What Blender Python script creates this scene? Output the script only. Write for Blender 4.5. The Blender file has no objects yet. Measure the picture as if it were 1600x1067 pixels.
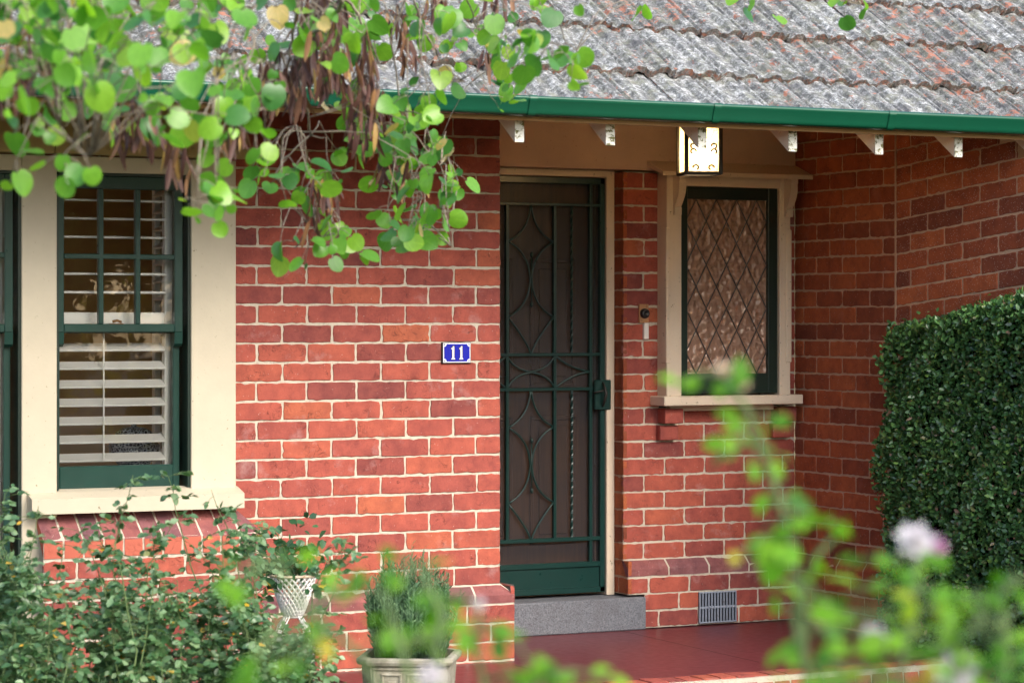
import bpy, math, random
import numpy as np
from mathutils import Vector, Matrix, Euler

random.seed(7)
rng = np.random.default_rng(7)
S = bpy.context.scene
COL = S.collection

# ------------------------------------------------------------------ camera
F, HOR, ZC = 4150.0, 503.0, 1.68            # focal length and horizon row in 1600 px picture units, eye height
TH = math.radians(26.8)
CT, ST = math.cos(TH), math.sin(TH)
cam = bpy.data.cameras.new('camera')
camo = bpy.data.objects.new('camera', cam)
COL.objects.link(camo)
camo.location = (0, 0, ZC)
camo.rotation_euler = (math.pi / 2, 0, -TH)
cam.sensor_width = 36
cam.lens = 36 * F / 1600
cam.shift_y = -(533.5 - HOR) / 1600
cam.clip_start = 0.1
cam.clip_end = 400
cam.dof.use_dof = True
cam.dof.focus_distance = 12.6
cam.dof.aperture_fstop = 4.4
cam.dof.aperture_blades = 9
S.camera = camo

# ------------------------------------------------------------------ light
SUN_EL, SUN_AZ = math.radians(37), math.radians(166)     # azimuth measured from +y clockwise (towards +x)
w = bpy.data.worlds.new('World')
S.world = w
w.use_nodes = True
wn = w.node_tree.nodes
sky = wn.new('ShaderNodeTexSky')
sky.sky_type = 'NISHITA'
sky.sun_disc = False
sky.sun_elevation = SUN_EL
sky.sun_rotation = SUN_AZ
sky.air_density = 1.0
sky.dust_density = 3.0
w.node_tree.links.new(sky.outputs[0], wn['Background'].inputs[0])
wn['Background'].inputs[1].default_value = 0.15
sl = bpy.data.lights.new('sun', 'SUN')
sl.energy = 0.95
sl.angle = math.radians(32)
sl.color = (1.0, 0.96, 0.90)
so = bpy.data.objects.new('sun', sl)
COL.objects.link(so)
sd = Vector((math.sin(SUN_AZ) * math.cos(SUN_EL), math.cos(SUN_AZ) * math.cos(SUN_EL), math.sin(SUN_EL)))
so.rotation_euler = sd.to_track_quat('Z', 'Y').to_euler()
S.view_settings.view_transform = 'Standard'
S.view_settings.look = 'None'
S.view_settings.gamma = 1
S.view_settings.use_curve_mapping = False
S.view_settings.exposure = 1.6
S.cycles.max_bounces = 8
S.cycles.transparent_max_bounces = 16
S.cycles.use_denoising = True
S.cycles.caustics_reflective = False
S.cycles.caustics_refractive = False

# ------------------------------------------------------------------ places: a picture point on a plane of the house
# world: x = along the house, y = away from the street into the house, z = up
def at_d(px, py, d):
    t = (px - 800) / F
    Y = d / (CT - t * ST)
    return Vector((Y * (t * CT + ST), d, ZC - (py - HOR) / F * Y))
def at_u(px, py, u):
    t = (px - 800) / F
    Y = u / (t * CT + ST)
    return Vector((u, Y * (CT - t * ST), ZC - (py - HOR) / F * Y))
def at_Y(px, py, Y):
    t = (px - 800) / F
    return Vector((Y * (t * CT + ST), Y * (CT - t * ST), ZC - (py - HOR) / F * Y))
DA, DB, UC = 10.97, 11.79, 7.62             # front wall, door wall, porch side wall
FLOOR = 0.12
RIGHT = Vector((CT, -ST, 0)); FWD = Vector((ST, CT, 0))

# ------------------------------------------------------------------ mesh builder
class MB:
    def __init__(s): s.v = []; s.f = []; s.m = []; s.sm = []; s.a = {}
    def add(s, vs, fs, m=0, smooth=False):
        o = len(s.v)
        s.v.extend([tuple(x) for x in vs])
        for f in fs:
            s.f.append([i + o for i in f]); s.m.append(m); s.sm.append(smooth)
    def box(s, a, b, m=0, bev=0.0):
        a, b = Vector(a), Vector(b)
        lo = Vector([min(a[i], b[i]) for i in range(3)]); hi = Vector([max(a[i], b[i]) for i in range(3)])
        s.obox((lo + hi) / 2, Vector((1, 0, 0)), Vector((0, 1, 0)), Vector((0, 0, 1)), (hi - lo) / 2, m, bev)
    def obox(s, c, X, Yv, Zv, h, m=0, bev=0.0):
        c = Vector(c)
        if bev <= 0:
            vs = [c + X * (sx * h[0]) + Yv * (sy * h[1]) + Zv * (sz * h[2]) for sx in (-1, 1) for sy in (-1, 1) for sz in (-1, 1)]
            s.add(vs, [(0, 1, 3, 2), (4, 6, 7, 5), (0, 4, 5, 1), (2, 3, 7, 6), (0, 2, 6, 4), (1, 5, 7, 3)], m)
            return
        b = min(bev, min(h) * 0.8)
        vs = []; idx = {}
        for sx in (-1, 1):
            for sy in (-1, 1):
                for sz in (-1, 1):
                    for ax in range(3):
                        q = [h[0] - b, h[1] - b, h[2] - b]; q[ax] = h[ax]
                        idx[(sx, sy, sz, ax)] = len(vs)
                        vs.append(c + X * (sx * q[0]) + Yv * (sy * q[1]) + Zv * (sz * q[2]))
        fs = []
        I = lambda a, k: idx[(a[0], a[1], a[2], k)]
        for ax in range(3):
            o1, o2 = [k for k in range(3) if k != ax]
            for sg in (-1, 1):
                ring = []
                for p, q in ((-1, -1), (1, -1), (1, 1), (-1, 1)):
                    a = [0, 0, 0]; a[ax] = sg; a[o1] = p; a[o2] = q
                    ring.append(I(a, ax))
                fs.append(ring)
            for p in (-1, 1):
                for q in (-1, 1):
                    a = [0, 0, 0]; a[o1] = p; a[o2] = q
                    a0 = list(a); a0[ax] = -1; a1 = list(a); a1[ax] = 1
                    fs.append([I(a0, o1), I(a1, o1), I(a1, o2), I(a0, o2)])
        for sx in (-1, 1):
            for sy in (-1, 1):
                for sz in (-1, 1):
                    fs.append([idx[(sx, sy, sz, k)] for k in range(3)])
        s.add(vs, fs, m)
    def quad(s, a, b, c, d, m=0): s.add([a, b, c, d], [(0, 1, 2, 3)], m)
    def poly(s, pts, ext, m=0):
        """prism: polygon pts moved by vector ext"""
        n = len(pts); e = Vector(ext)
        vs = [Vector(p) for p in pts] + [Vector(p) + e for p in pts]
        s.add(vs, [list(range(n))[::-1], list(range(n, 2 * n))] + [(i, (i + 1) % n, n + (i + 1) % n, n + i) for i in range(n)], m)
    def tube(s, pts, r, m=0, n=6, closed=False, caps=True):
        pts = [Vector(p) for p in pts]
        k = len(pts)
        rs = r if isinstance(r, (list, tuple)) else [r] * k
        vs = []; ref = None
        for i, p in enumerate(pts):
            if closed: tg = pts[(i + 1) % k] - pts[i - 1]
            else: tg = pts[min(i + 1, k - 1)] - pts[max(i - 1, 0)]
            if tg.length < 1e-9: tg = Vector((0, 0, 1))
            tg.normalize()
            if ref is None:
                ref = Vector((0, 0, 1)) if abs(tg.z) < 0.9 else Vector((1, 0, 0))
            a = (ref - tg * ref.dot(tg))
            if a.length < 1e-6: a = tg.orthogonal()
            a.normalize(); b = tg.cross(a); ref = a
            for j in range(n):
                an = 2 * math.pi * j / n
                vs.append(p + a * (math.cos(an) * rs[i]) + b * (math.sin(an) * rs[i]))
        fs = []
        for i in range(k if closed else k - 1):
            for j in range(n):
                i2 = (i + 1) % k
                fs.append((i * n + j, i * n + (j + 1) % n, i2 * n + (j + 1) % n, i2 * n + j))
        s.add(vs, fs, m, True)
        if caps and not closed:
            o = len(s.v) - k * n
            s.f.append([o + j for j in range(n)][::-1]); s.m.append(m); s.sm.append(False)
            s.f.append([o + (k - 1) * n + j for j in range(n)]); s.m.append(m); s.sm.append(False)
    def lathe(s, c, prof, m=0, n=28, smooth=True):
        c = Vector(c); vs = []
        for r, z in prof:
            for j in range(n):
                an = 2 * math.pi * j / n
                vs.append(c + Vector((r * math.cos(an), r * math.sin(an), z)))
        fs = [(i * n + j, i * n + (j + 1) % n, (i + 1) * n + (j + 1) % n, (i + 1) * n + j) for i in range(len(prof) - 1) for j in range(n)]
        s.add(vs, fs, m, smooth)
    def build(s, name, mats, parent=None):
        me = bpy.data.meshes.new(name)
        me.from_pydata(s.v, [], s.f)
        mats = mats if isinstance(mats, (list, tuple)) else [mats]
        for k in mats: me.materials.append(k)
        me.polygons.foreach_set('material_index', s.m)
        me.polygons.foreach_set('use_smooth', s.sm)
        if s.a:
            at = me.attributes.new('blade', 'FLOAT_VECTOR', 'POINT')
            buf = np.zeros((len(s.v), 3), dtype=np.float32)
            buf[list(s.a.keys())] = list(s.a.values())
            at.data.foreach_set('vector', buf.reshape(-1))
        me.update()
        o = bpy.data.objects.new(name, me)
        COL.objects.link(o)
        if parent: attach(o, parent)
        return o
def attach(o, parent):
    o.parent = parent
    loc = Vector((0, 0, 0)); p = parent
    while p: loc += p.location; p = p.parent
    # parts of an Empty keep world coordinates; a mesh parent sits at the same offset as its own parent
    o.matrix_parent_inverse = Matrix.Identity(4)
    o.location = -Vector(ORIGIN.get(parent.name, (0, 0, 0)))
    ORIGIN[o.name] = (0, 0, 0)
ORIGIN = {}
def tag(o, label=None, cat=None, group=None, kind=None):
    if label: o['label'] = label
    if cat: o['category'] = cat
    if group: o['group'] = group
    if kind: o['kind'] = kind
    return o
def thing(name, label, cat, loc, group=None):
    o = bpy.data.objects.new(name, None)
    COL.objects.link(o)
    o.location = loc
    ORIGIN[o.name] = tuple(loc)
    o.empty_display_size = 0.1
    return tag(o, label, cat, group)

# ------------------------------------------------------------------ materials
def mat(name):
    m = bpy.data.materials.new(name); m.use_nodes = True
    nt = m.node_tree
    return m, nt, nt.nodes['Principled BSDF']
def N(nt, t, **kw):
    n = nt.nodes.new(t)
    for k, v in kw.items():
        if k.startswith('i_'): n.inputs[k[2:].replace('_', ' ')].default_value = v
        else: setattr(n, k, v)
    return n
def L(nt, a, b): nt.links.new(a, b)
def noise(nt, scale, detail=4, rough=0.6, vec=None, dist=0.0):
    n = N(nt, 'ShaderNodeTexNoise'); n.inputs['Scale'].default_value = scale
    n.inputs['Detail'].default_value = detail; n.inputs['Roughness'].default_value = rough
    n.inputs['Distortion'].default_value = dist
    if vec: L(nt, vec, n.inputs['Vector'])
    return n.outputs['Fac']
def ramp(nt, fac, stops, interp='LINEAR'):
    r = N(nt, 'ShaderNodeValToRGB'); cr = r.color_ramp; cr.interpolation = interp
    while len(cr.elements) < len(stops): cr.elements.new(0.5)
    for e, (p, c) in zip(cr.elements, stops):
        e.position = p; e.color = (*c, 1) if isinstance(c, tuple) else (c, c, c, 1)
    L(nt, fac, r.inputs[0]); return r.outputs[0]
def mix(nt, fac, a, b, typ='MIX'):
    n = N(nt, 'ShaderNodeMix', data_type='RGBA', blend_type=typ)
    for sock, val in ((n.inputs[0], fac), (n.inputs[6], a), (n.inputs[7], b)):
        if hasattr(val, 'is_linked'): L(nt, val, sock)
        elif isinstance(val, tuple): sock.default_value = (*val, 1)
        else: sock.default_value = val
    return n.outputs[2]
def math_(nt, op, a, b=0.0):
    n = N(nt, 'ShaderNodeMath', operation=op)
    for i, val in enumerate((a, b)):
        if hasattr(val, 'is_linked'): L(nt, val, n.inputs[i])
        else: n.inputs[i].default_value = val
    return n.outputs[0]
def bump(nt, h, strength, dist, bsdf, prev=None):
    b = N(nt, 'ShaderNodeBump'); b.inputs['Strength'].default_value = strength; b.inputs['Distance'].default_value = dist
    L(nt, h, b.inputs['Height'])
    if prev: L(nt, prev, b.inputs['Normal'])
    L(nt, b.outputs[0], bsdf.inputs['Normal'])
    return b.outputs[0]
def pos(nt): return N(nt, 'ShaderNodeNewGeometry').outputs['Position']
def island(nt): return N(nt, 'ShaderNodeNewGeometry').outputs['Random Per Island']

def brick_mat(name, stops, specks=0.25, bloom=0.35):
    m, nt, b = mat(name)
    p = pos(nt); r = island(nt)
    base = ramp(nt, r, stops)
    wht = N(nt, 'ShaderNodeTexWhiteNoise', noise_dimensions='1D'); L(nt, r, wht.inputs['W'])
    off = N(nt, 'ShaderNodeVectorMath', operation='ADD'); L(nt, p, off.inputs[0]); 
    sc = N(nt, 'ShaderNodeVectorMath', operation='SCALE'); L(nt, wht.outputs['Color'], sc.inputs[0]); sc.inputs['Scale'].default_value = 20
    L(nt, sc.outputs[0], off.inputs[1])
    q = off.outputs[0]
    n1 = noise(nt, 14, 5, 0.65, q)
    base = mix(nt, ramp(nt, n1, [(0.3, 0.0), (0.72, 1.0)]), mix(nt, 1.0, base, (0.72, 0.66, 0.7), 'MULTIPLY'), mix(nt, 1.0, base, (1.2, 1.15, 1.05), 'MULTIPLY'))
    # fine grain
    n2 = noise(nt, 260, 3, 0.7, q)
    base = mix(nt, math_(nt, 'MULTIPLY', ramp(nt, n2, [(0.35, 1.0), (0.55, 0.0)]), 0.35), base, mix(nt, 1.0, base, (0.5, 0.45, 0.45), 'MULTIPLY'))
    # drag creases: dark wavy cracks
    mp = N(nt, 'ShaderNodeMapping'); mp.inputs['Scale'].default_value = (1, 1, 1.0); L(nt, q, mp.inputs['Vector'])
    v = N(nt, 'ShaderNodeTexNoise'); v.inputs['Scale'].default_value = 22; v.inputs['Detail'].default_value = 6; v.inputs['Distortion'].default_value = 1.4
    L(nt, mp.outputs[0], v.inputs['Vector'])
    ridge = math_(nt, 'ABSOLUTE', math_(nt, 'SUBTRACT', v.outputs['Fac'], 0.5))
    crack = math_(nt, 'MULTIPLY', ramp(nt, ridge, [(0.0, 1.0), (0.02, 0.0)]), ramp(nt, noise(nt, 9, 2, 0.5, q), [(0.5, 0.0), (0.62, 1.0)]))
    base = mix(nt, math_(nt, 'MULTIPLY', crack, 0.7), base, (0.07, 0.02, 0.016))
    # lime bloom smears
    bl = math_(nt, 'MULTIPLY', ramp(nt, noise(nt, 6.5, 6, 0.7, p), [(0.58, 0.0), (0.78, 1.0)]), bloom)
    base = mix(nt, bl, base, (0.5, 0.36, 0.34))
    # white spots
    vo = N(nt, 'ShaderNodeTexVoronoi'); vo.inputs['Scale'].default_value = 95; L(nt, p, vo.inputs['Vector'])
    sp = math_(nt, 'MULTIPLY', ramp(nt, vo.outputs['Distance'], [(0.13, 1.0), (0.2, 0.0)]),
               ramp(nt, noise(nt, 30, 4, 0.7, p), [(0.62 - 0.3 * specks, 0.0), (0.72 - 0.3 * specks, 1.0)]))
    base = mix(nt, math_(nt, 'MULTIPLY', sp, 0.75), base, (0.55, 0.47, 0.42))
    L(nt, base, b.inputs['Base Color'])
    b.inputs['Roughness'].default_value = 0.82
    b.inputs['Specular IOR Level'].default_value = 0.3
    hh = math_(nt, 'ADD', math_(nt, 'MULTIPLY', n2, 0.4), math_(nt, 'SUBTRACT', n1, math_(nt, 'MULTIPLY', crack, 0.9)))
    bump(nt, hh, 0.6, 0.003, b)
    return m
RED = [(0.0, (0.21, 0.058, 0.052)), (0.10, (0.26, 0.067, 0.056)), (0.25, (0.32, 0.080, 0.062)), (0.55, (0.355, 0.088, 0.064)), (0.90, (0.38, 0.098, 0.064)), (0.97, (0.39, 0.106, 0.063)), (1.0, (0.40, 0.122, 0.062))]
GLOWRED = [(0.0, (0.18, 0.052, 0.03)), (0.3, (0.28, 0.074, 0.033)), (0.7, (0.35, 0.094, 0.038)), (1.0, (0.40, 0.12, 0.048))]  # orange glow of the porch lantern mixed into these brick tones
PURPLE = [(0.0, (0.15, 0.07, 0.085)), (0.5, (0.21, 0.085, 0.09)), (1.0, (0.26, 0.09, 0.085))]
M_BRICK = brick_mat('red brick', RED, 0.2, 0.4)
M_BRICK_PORCH = brick_mat('lamp tinted porch brick', GLOWRED, 0.3, 0.12)
M_BRICK_SPECK = brick_mat('speckled brick', GLOWRED, 0.95, 0.12)
M_BRICK_DARK = brick_mat('purple brick', PURPLE, 0.3, 0.35)

def mortar_mat(name, c1, c2):
    m, nt, b = mat(name); p = pos(nt)
    n1 = noise(nt, 60, 5, 0.7, p); n2 = noise(nt, 5, 3, 0.6, p)
    base = mix(nt, n2, c1, c2)
    base = mix(nt, ramp(nt, n1, [(0.3, 0.55), (0.5, 0.0)]), base, (0.25, 0.2, 0.16))
    L(nt, base, b.inputs['Base Color']); b.inputs['Roughness'].default_value = 0.95
    bump(nt, math_(nt, 'ADD', n1, math_(nt, 'MULTIPLY', noise(nt, 300, 2, 0.6, p), 0.5)), 0.8, 0.004, b)
    return m
M_MORTAR = mortar_mat('mortar', (0.47, 0.415, 0.325), (0.57, 0.52, 0.425))
M_MORTAR_TAN = mortar_mat('tan mortar', (0.43, 0.28, 0.18), (0.5, 0.34, 0.24))

def paint_mat(name, col, rough=0.45, var=0.12, chips=0.0, dirt=(0.18, 0.15, 0.09), bumpy=0.25):
    m, nt, b = mat(name); p = pos(nt)
    n1 = noise(nt, 7, 5, 0.6, p)
    dark = tuple(c * (1 - var * 2) for c in col); lite = tuple(min(1, c * (1 + var)) for c in col)
    base = mix(nt, n1, dark, lite)
    sp = ramp(nt, noise(nt, 170, 3, 0.7, p), [(0.70, 0.0), (0.78, 1.0)])
    base = mix(nt, math_(nt, 'MULTIPLY', sp, 0.12), base, dirt)
    if chips:
        ch = ramp(nt, noise(nt, 38, 6, 0.75, p), [(0.66 - chips * 0.1, 0.0), (0.68 - chips * 0.1, 1.0)])
        base = mix(nt, ch, base, dirt)
    L(nt, base, b.inputs['Base Color']); 
    L(nt, ramp(nt, noise(nt, 25, 4, 0.6, p), [(0.3, max(0, rough - 0.03)), (0.7, min(1, rough + 0.05))]), b.inputs['Roughness'])
    bump(nt, noise(nt, 45, 4, 0.6, p), bumpy, 0.002, b)
    return m
M_CREAM = paint_mat('cream paint', (0.50, 0.445, 0.335), 0.5, 0.08, 0.1)
M_PEACH = paint_mat('porch cream paint', (0.62, 0.52, 0.40), 0.5, 0.06, 0.25)
M_BOARD = paint_mat('ochre board paint', (0.42, 0.33, 0.15), 0.6, 0.1, 0.15, (0.08, 0.06, 0.03))
M_WHITE = paint_mat('white paint', (0.74, 0.73, 0.70), 0.5, 0.06, 0.0)
M_SLAT = paint_mat('white slat paint', (0.88, 0.88, 0.87), 0.35, 0.03, 0.0)
M_RAFTER = paint_mat('worn white rafter paint', (0.70, 0.64, 0.58), 0.6, 0.08, 0.35, (0.16, 0.14, 0.05))
M_RAFTER_END = paint_mat('weathered rafter end', (0.74, 0.74, 0.68), 0.7, 0.08, 1.35, (0.12, 0.115, 0.03))
M_GREEN = paint_mat('dark green paint', (0.008, 0.040, 0.031), 0.3, 0.15, 0.0, (0.05, 0.07, 0.06), 0.15)
M_GREENDARK = paint_mat('black green paint', (0.008, 0.022, 0.016), 0.35, 0.15, 0.0, (0.03, 0.04, 0.03), 0.15)
M_GRILLE = paint_mat('green door paint', (0.004, 0.030, 0.026), 0.3, 0.12, 0.0, (0.05, 0.12, 0.09), 0.15)
M_GUTTER = paint_mat('green gutter enamel', (0.006, 0.072, 0.038), 0.18, 0.08, 0.0, (0.2, 0.3, 0.25), 0.02)
M_STUCCO = paint_mat('pink render', (0.54, 0.40, 0.32), 0.9, 0.1, 0.12, (0.2, 0.1, 0.06), 0.5)
M_FLOOR = paint_mat('maroon floor paint', (0.13, 0.023, 0.030), 0.36, 0.16, 0.1, (0.18, 0.06, 0.07), 0.03)
M_IRON = paint_mat('black iron', (0.02, 0.016, 0.012), 0.5, 0.2)
M_BRASS = paint_mat('aged brass', (0.42, 0.22, 0.10), 0.4, 0.2, 0.8, (0.05, 0.03, 0.02))
M_BLACK = paint_mat('black enamel', (0.012, 0.012, 0.014), 0.35, 0.2)
M_GREY = paint_mat('grey vent metal', (0.25, 0.29, 0.35), 0.5, 0.15, 0.4, (0.1, 0.1, 0.11))
M_HOLE = paint_mat('dark void', (0.006, 0.006, 0.008), 0.9)
M_LEAD = paint_mat('lead came', (0.055, 0.05, 0.048), 0.35, 0.2)
M_BLUE = paint_mat('blue enamel', (0.018, 0.022, 0.36), 0.2, 0.05)
M_SIGNWHITE = paint_mat('white enamel', (0.82, 0.82, 0.84), 0.25, 0.03)
M_INNER = paint_mat('warm interior wall', (0.55, 0.33, 0.17), 0.8, 0.1)
M_INNERPALE = paint_mat('pale interior wall', (0.60, 0.54, 0.38), 0.8, 0.08)
M_CURTAIN = paint_mat('olive curtain', (0.34, 0.30, 0.20), 0.8, 0.1)
M_INFLOOR = paint_mat('interior boards', (0.10, 0.05, 0.025), 0.4, 0.2)
def wood_mat():
    m, nt, b = mat('varnished door timber'); p = pos(nt)
    mp = N(nt, 'ShaderNodeMapping'); mp.inputs['Scale'].default_value = (40, 40, 2.0); L(nt, p, mp.inputs['Vector'])
    n = noise(nt, 1.0, 5, 0.65, mp.outputs[0], 0.6)
    L(nt, ramp(nt, n, [(0.3, (0.08, 0.035, 0.014)), (0.7, (0.19, 0.088, 0.033))]), b.inputs['Base Color'])
    b.inputs['Roughness'].default_value = 0.35
    return m
M_WOOD = wood_mat()
def screen_mat():
    m, nt, b = mat('fine fly wire'); p = pos(nt)
    b.inputs['Base Color'].default_value = (0.016, 0.016, 0.022, 1); b.inputs['Roughness'].default_value = 0.45
    tr = N(nt, 'ShaderNodeBsdfTransparent'); ms = N(nt, 'ShaderNodeMixShader'); ms.inputs[0].default_value = 0.5
    n = noise(nt, 5, 3, 0.5, p)
    L(nt, ramp(nt, n, [(0.3, 0.52), (0.7, 0.66)]), ms.inputs[0])
    L(nt, tr.outputs[0], ms.inputs[1]); L(nt, b.outputs[0], ms.inputs[2])
    L(nt, ms.outputs[0], nt.nodes['Material Output'].inputs[0])
    return m
M_SCREEN = screen_mat()
def glass_mat():
    m, nt, b = mat('old window glass'); p = pos(nt)
    nt.nodes.remove(b)
    tr = N(nt, 'ShaderNodeBsdfTransparent'); tr.inputs[0].default_value = (0.98, 0.99, 0.97, 1)
    gl = N(nt, 'ShaderNodeBsdfGlossy'); gl.inputs['Roughness'].default_value = 0.01
    bm = N(nt, 'ShaderNodeBump'); bm.inputs['Strength'].default_value = 0.25; bm.inputs['Distance'].default_value = 0.0013
    L(nt, noise(nt, 9, 2, 0.5, p, 0.3), bm.inputs['Height']); L(nt, bm.outputs[0], gl.inputs['Normal'])
    fr = N(nt, 'ShaderNodeFresnel'); fr.inputs[0].default_value = 1.8
    ms = N(nt, 'ShaderNodeMixShader')
    L(nt, fr.outputs[0], ms.inputs[0]); L(nt, tr.outputs[0], ms.inputs[1]); L(nt, gl.outputs[0], ms.inputs[2])
    L(nt, ms.outputs[0], nt.nodes['Material Output'].inputs[0])
    return m
M_GLASS = glass_mat()
def hammered_mat():
    m, nt, b = mat('amber hammered glass'); p = pos(nt)
    nt.nodes.remove(b)
    mp = N(nt, 'ShaderNodeMapping'); mp.inputs['Scale'].default_value = (1, 1, 0.8); L(nt, p, mp.inputs['Vector'])
    vo = N(nt, 'ShaderNodeTexVoronoi', feature='SMOOTH_F1'); vo.inputs['Scale'].default_value = 34; vo.inputs['Smoothness'].default_value = 0.6
    dn = N(nt, 'ShaderNodeTexNoise'); dn.inputs['Scale'].default_value = 30; L(nt, mp.outputs[0], dn.inputs['Vector'])
    ad = N(nt, 'ShaderNodeVectorMath', operation='MULTIPLY_ADD'); L(nt, dn.outputs['Color'], ad.inputs[0]); ad.inputs[1].default_value = (0.02, 0.02, 0.02); L(nt, mp.outputs[0], ad.inputs[2])
    L(nt, ad.outputs[0], vo.inputs['Vector'])
    bm = N(nt, 'ShaderNodeBump'); bm.inputs['Strength'].default_value = 0.9; bm.inputs['Distance'].default_value = 0.022
    L(nt, vo.outputs['Distance'], bm.inputs['Height'])
    rf = N(nt, 'ShaderNodeBsdfRefraction'); rf.inputs['Color'].default_value = (0.9, 0.7, 0.55, 1); rf.inputs['IOR'].default_value = 1.35; rf.inputs['Roughness'].default_value = 0.05
    gl = N(nt, 'ShaderNodeBsdfGlossy'); gl.inputs['Roughness'].default_value = 0.12; gl.inputs['Color'].default_value = (1, 0.9, 0.8, 1)
    df = N(nt, 'ShaderNodeBsdfDiffuse'); df.inputs['Color'].default_value = (0.54, 0.33, 0.235, 1)
    for s_ in (rf, gl, df): L(nt, bm.outputs[0], s_.inputs['Normal'])
    m1 = N(nt, 'ShaderNodeMixShader'); m1.inputs[0].default_value = 0.55; L(nt, rf.outputs[0], m1.inputs[1]); L(nt, df.outputs[0], m1.inputs[2])
    m2 = N(nt, 'ShaderNodeMixShader'); m2.inputs[0].default_value = 0.05; L(nt, m1.outputs[0], m2.inputs[1]); L(nt, gl.outputs[0], m2.inputs[2])
    L(nt, m2.outputs[0], nt.nodes['Material Output'].inputs[0])
    return m
M_HAMMER = hammered_mat()
def lampglass_mat():
    m, nt, b = mat('seeded amber lantern glass'); p = pos(nt); nt.nodes.remove(b)
    tl = N(nt, 'ShaderNodeBsdfTranslucent'); tr = N(nt, 'ShaderNodeBsdfTransparent')
    L(nt, ramp(nt, noise(nt, 120, 3, 0.6, p), [(0.35, (0.62, 0.44, 0.22)), (0.65, (0.96, 0.84, 0.60))]), tl.inputs[0])
    tr.inputs[0].default_value = (0.95, 0.85, 0.65, 1)
    ms = N(nt, 'ShaderNodeMixShader'); ms.inputs[0].default_value = 0.2
    L(nt, tl.outputs[0], ms.inputs[1]); L(nt, tr.outputs[0], ms.inputs[2]); L(nt, ms.outputs[0], nt.nodes['Material Output'].inputs[0])
    return m
M_LAMPGLASS = lampglass_mat()
def bulb_mat():
    m, nt, b = mat('lit bulb'); b.inputs['Emission Color'].default_value = (1, 0.86, 0.62, 1); b.inputs['Emission Strength'].default_value = 6
    return m
M_BULB = bulb_mat()
def stone_mat():
    m, nt, b = mat('grey speckled stone'); p = pos(nt)
    n1 = noise(nt, 130, 4, 0.8, p); n2 = noise(nt, 8, 4, 0.6, p)
    base = ramp(nt, n1, [(0.3, (0.04, 0.045, 0.055)), (0.48, (0.12, 0.13, 0.15)), (0.62, (0.18, 0.19, 0.215)), (0.75, (0.33, 0.34, 0.37))])
    base = mix(nt, ramp(nt, n2, [(0.35, 0.45), (0.6, 0.0)]), base, (0.1, 0.1, 0.11))
    pit = ramp(nt, noise(nt, 45, 3, 0.6, p), [(0.66, 0.0), (0.72, 0.8)])
    base = mix(nt, pit, base, (0.05, 0.055, 0.065))
    L(nt, base, b.inputs['Base Color']); b.inputs['Roughness'].default_value = 0.85
    bump(nt, n1, 0.5, 0.003, b)
    return m
M_STONE = stone_mat()
def tile_mat():
    m, nt, b = mat('lichened terracotta'); p = pos(nt); r = island(nt)
    terra = ramp(nt, noise(nt, 12, 5, 0.6, p), [(0.3, (0.22, 0.075, 0.045)), (0.7, (0.40, 0.18, 0.12))])
    # lichen: pale grey crust, dark crust, sage crust at several sizes
    na = noise(nt, 30, 8, 0.85, p); nb = noise(nt, 130, 4, 0.75, p); nc = noise(nt, 14, 5, 0.65, p)
    crust = ramp(nt, na, [(0.34, (0.03, 0.031, 0.036)), (0.43, (0.075, 0.078, 0.082)), (0.5, (0.18, 0.19, 0.195)), (0.56, (0.38, 0.39, 0.41)), (0.65, (0.66, 0.67, 0.69))])
    crust = mix(nt, ramp(nt, nb, [(0.4, 0.8), (0.52, 0.0)]), crust, (0.09, 0.092, 0.085))
    crust = mix(nt, ramp(nt, nc, [(0.5, 0.0), (0.65, 0.55)]), crust, (0.20, 0.205, 0.15))
    nd = noise(nt, 8, 5, 0.7, p)
    crust = mix(nt, ramp(nt, nd, [(0.5, 0.0), (0.66, 0.7)]), crust, (0.07, 0.07, 0.085))
    crust = mix(nt, 1.0, crust, ramp(nt, r, [(0, (.78, .78, .73)), (.5, (1.05, 1.05, 1.0)), (1, (1.28, 1.28, 1.23))]), 'MULTIPLY')
    cov = math_(nt, 'ADD', noise(nt, 17, 6, 0.75, p), math_(nt, 'MULTIPLY', math_(nt, 'SUBTRACT', r, 0.5), 0.16))
    mask = ramp(nt, cov, [(0.345, 0.0), (0.39, 1.0)])
    g = N(nt, 'ShaderNodeNewGeometry'); sx = N(nt, 'ShaderNodeSeparateXYZ'); L(nt, g.outputs['True Normal'], sx.inputs[0])
    up = ramp(nt, sx.outputs['Z'], [(0.25, 0.0), (0.45, 1.0)])
    edge = ramp(nt, noise(nt, 40, 5, 0.7, p), [(0.38, 0.0), (0.5, 0.9)])
    mm = N(nt, 'ShaderNodeMix', data_type='FLOAT'); L(nt, up, mm.inputs[0]); L(nt, edge, mm.inputs[2]); L(nt, mask, mm.inputs[3])
    col = mix(nt, mm.outputs[0], terra, crust)
    L(nt, col, b.inputs['Base Color']); b.inputs['Roughness'].default_value = 0.95
    bump(nt, math_(nt, 'ADD', na, math_(nt, 'MULTIPLY', nb, 0.6)), 0.9, 0.008, b)
    return m
M_TILE = tile_mat()
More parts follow.
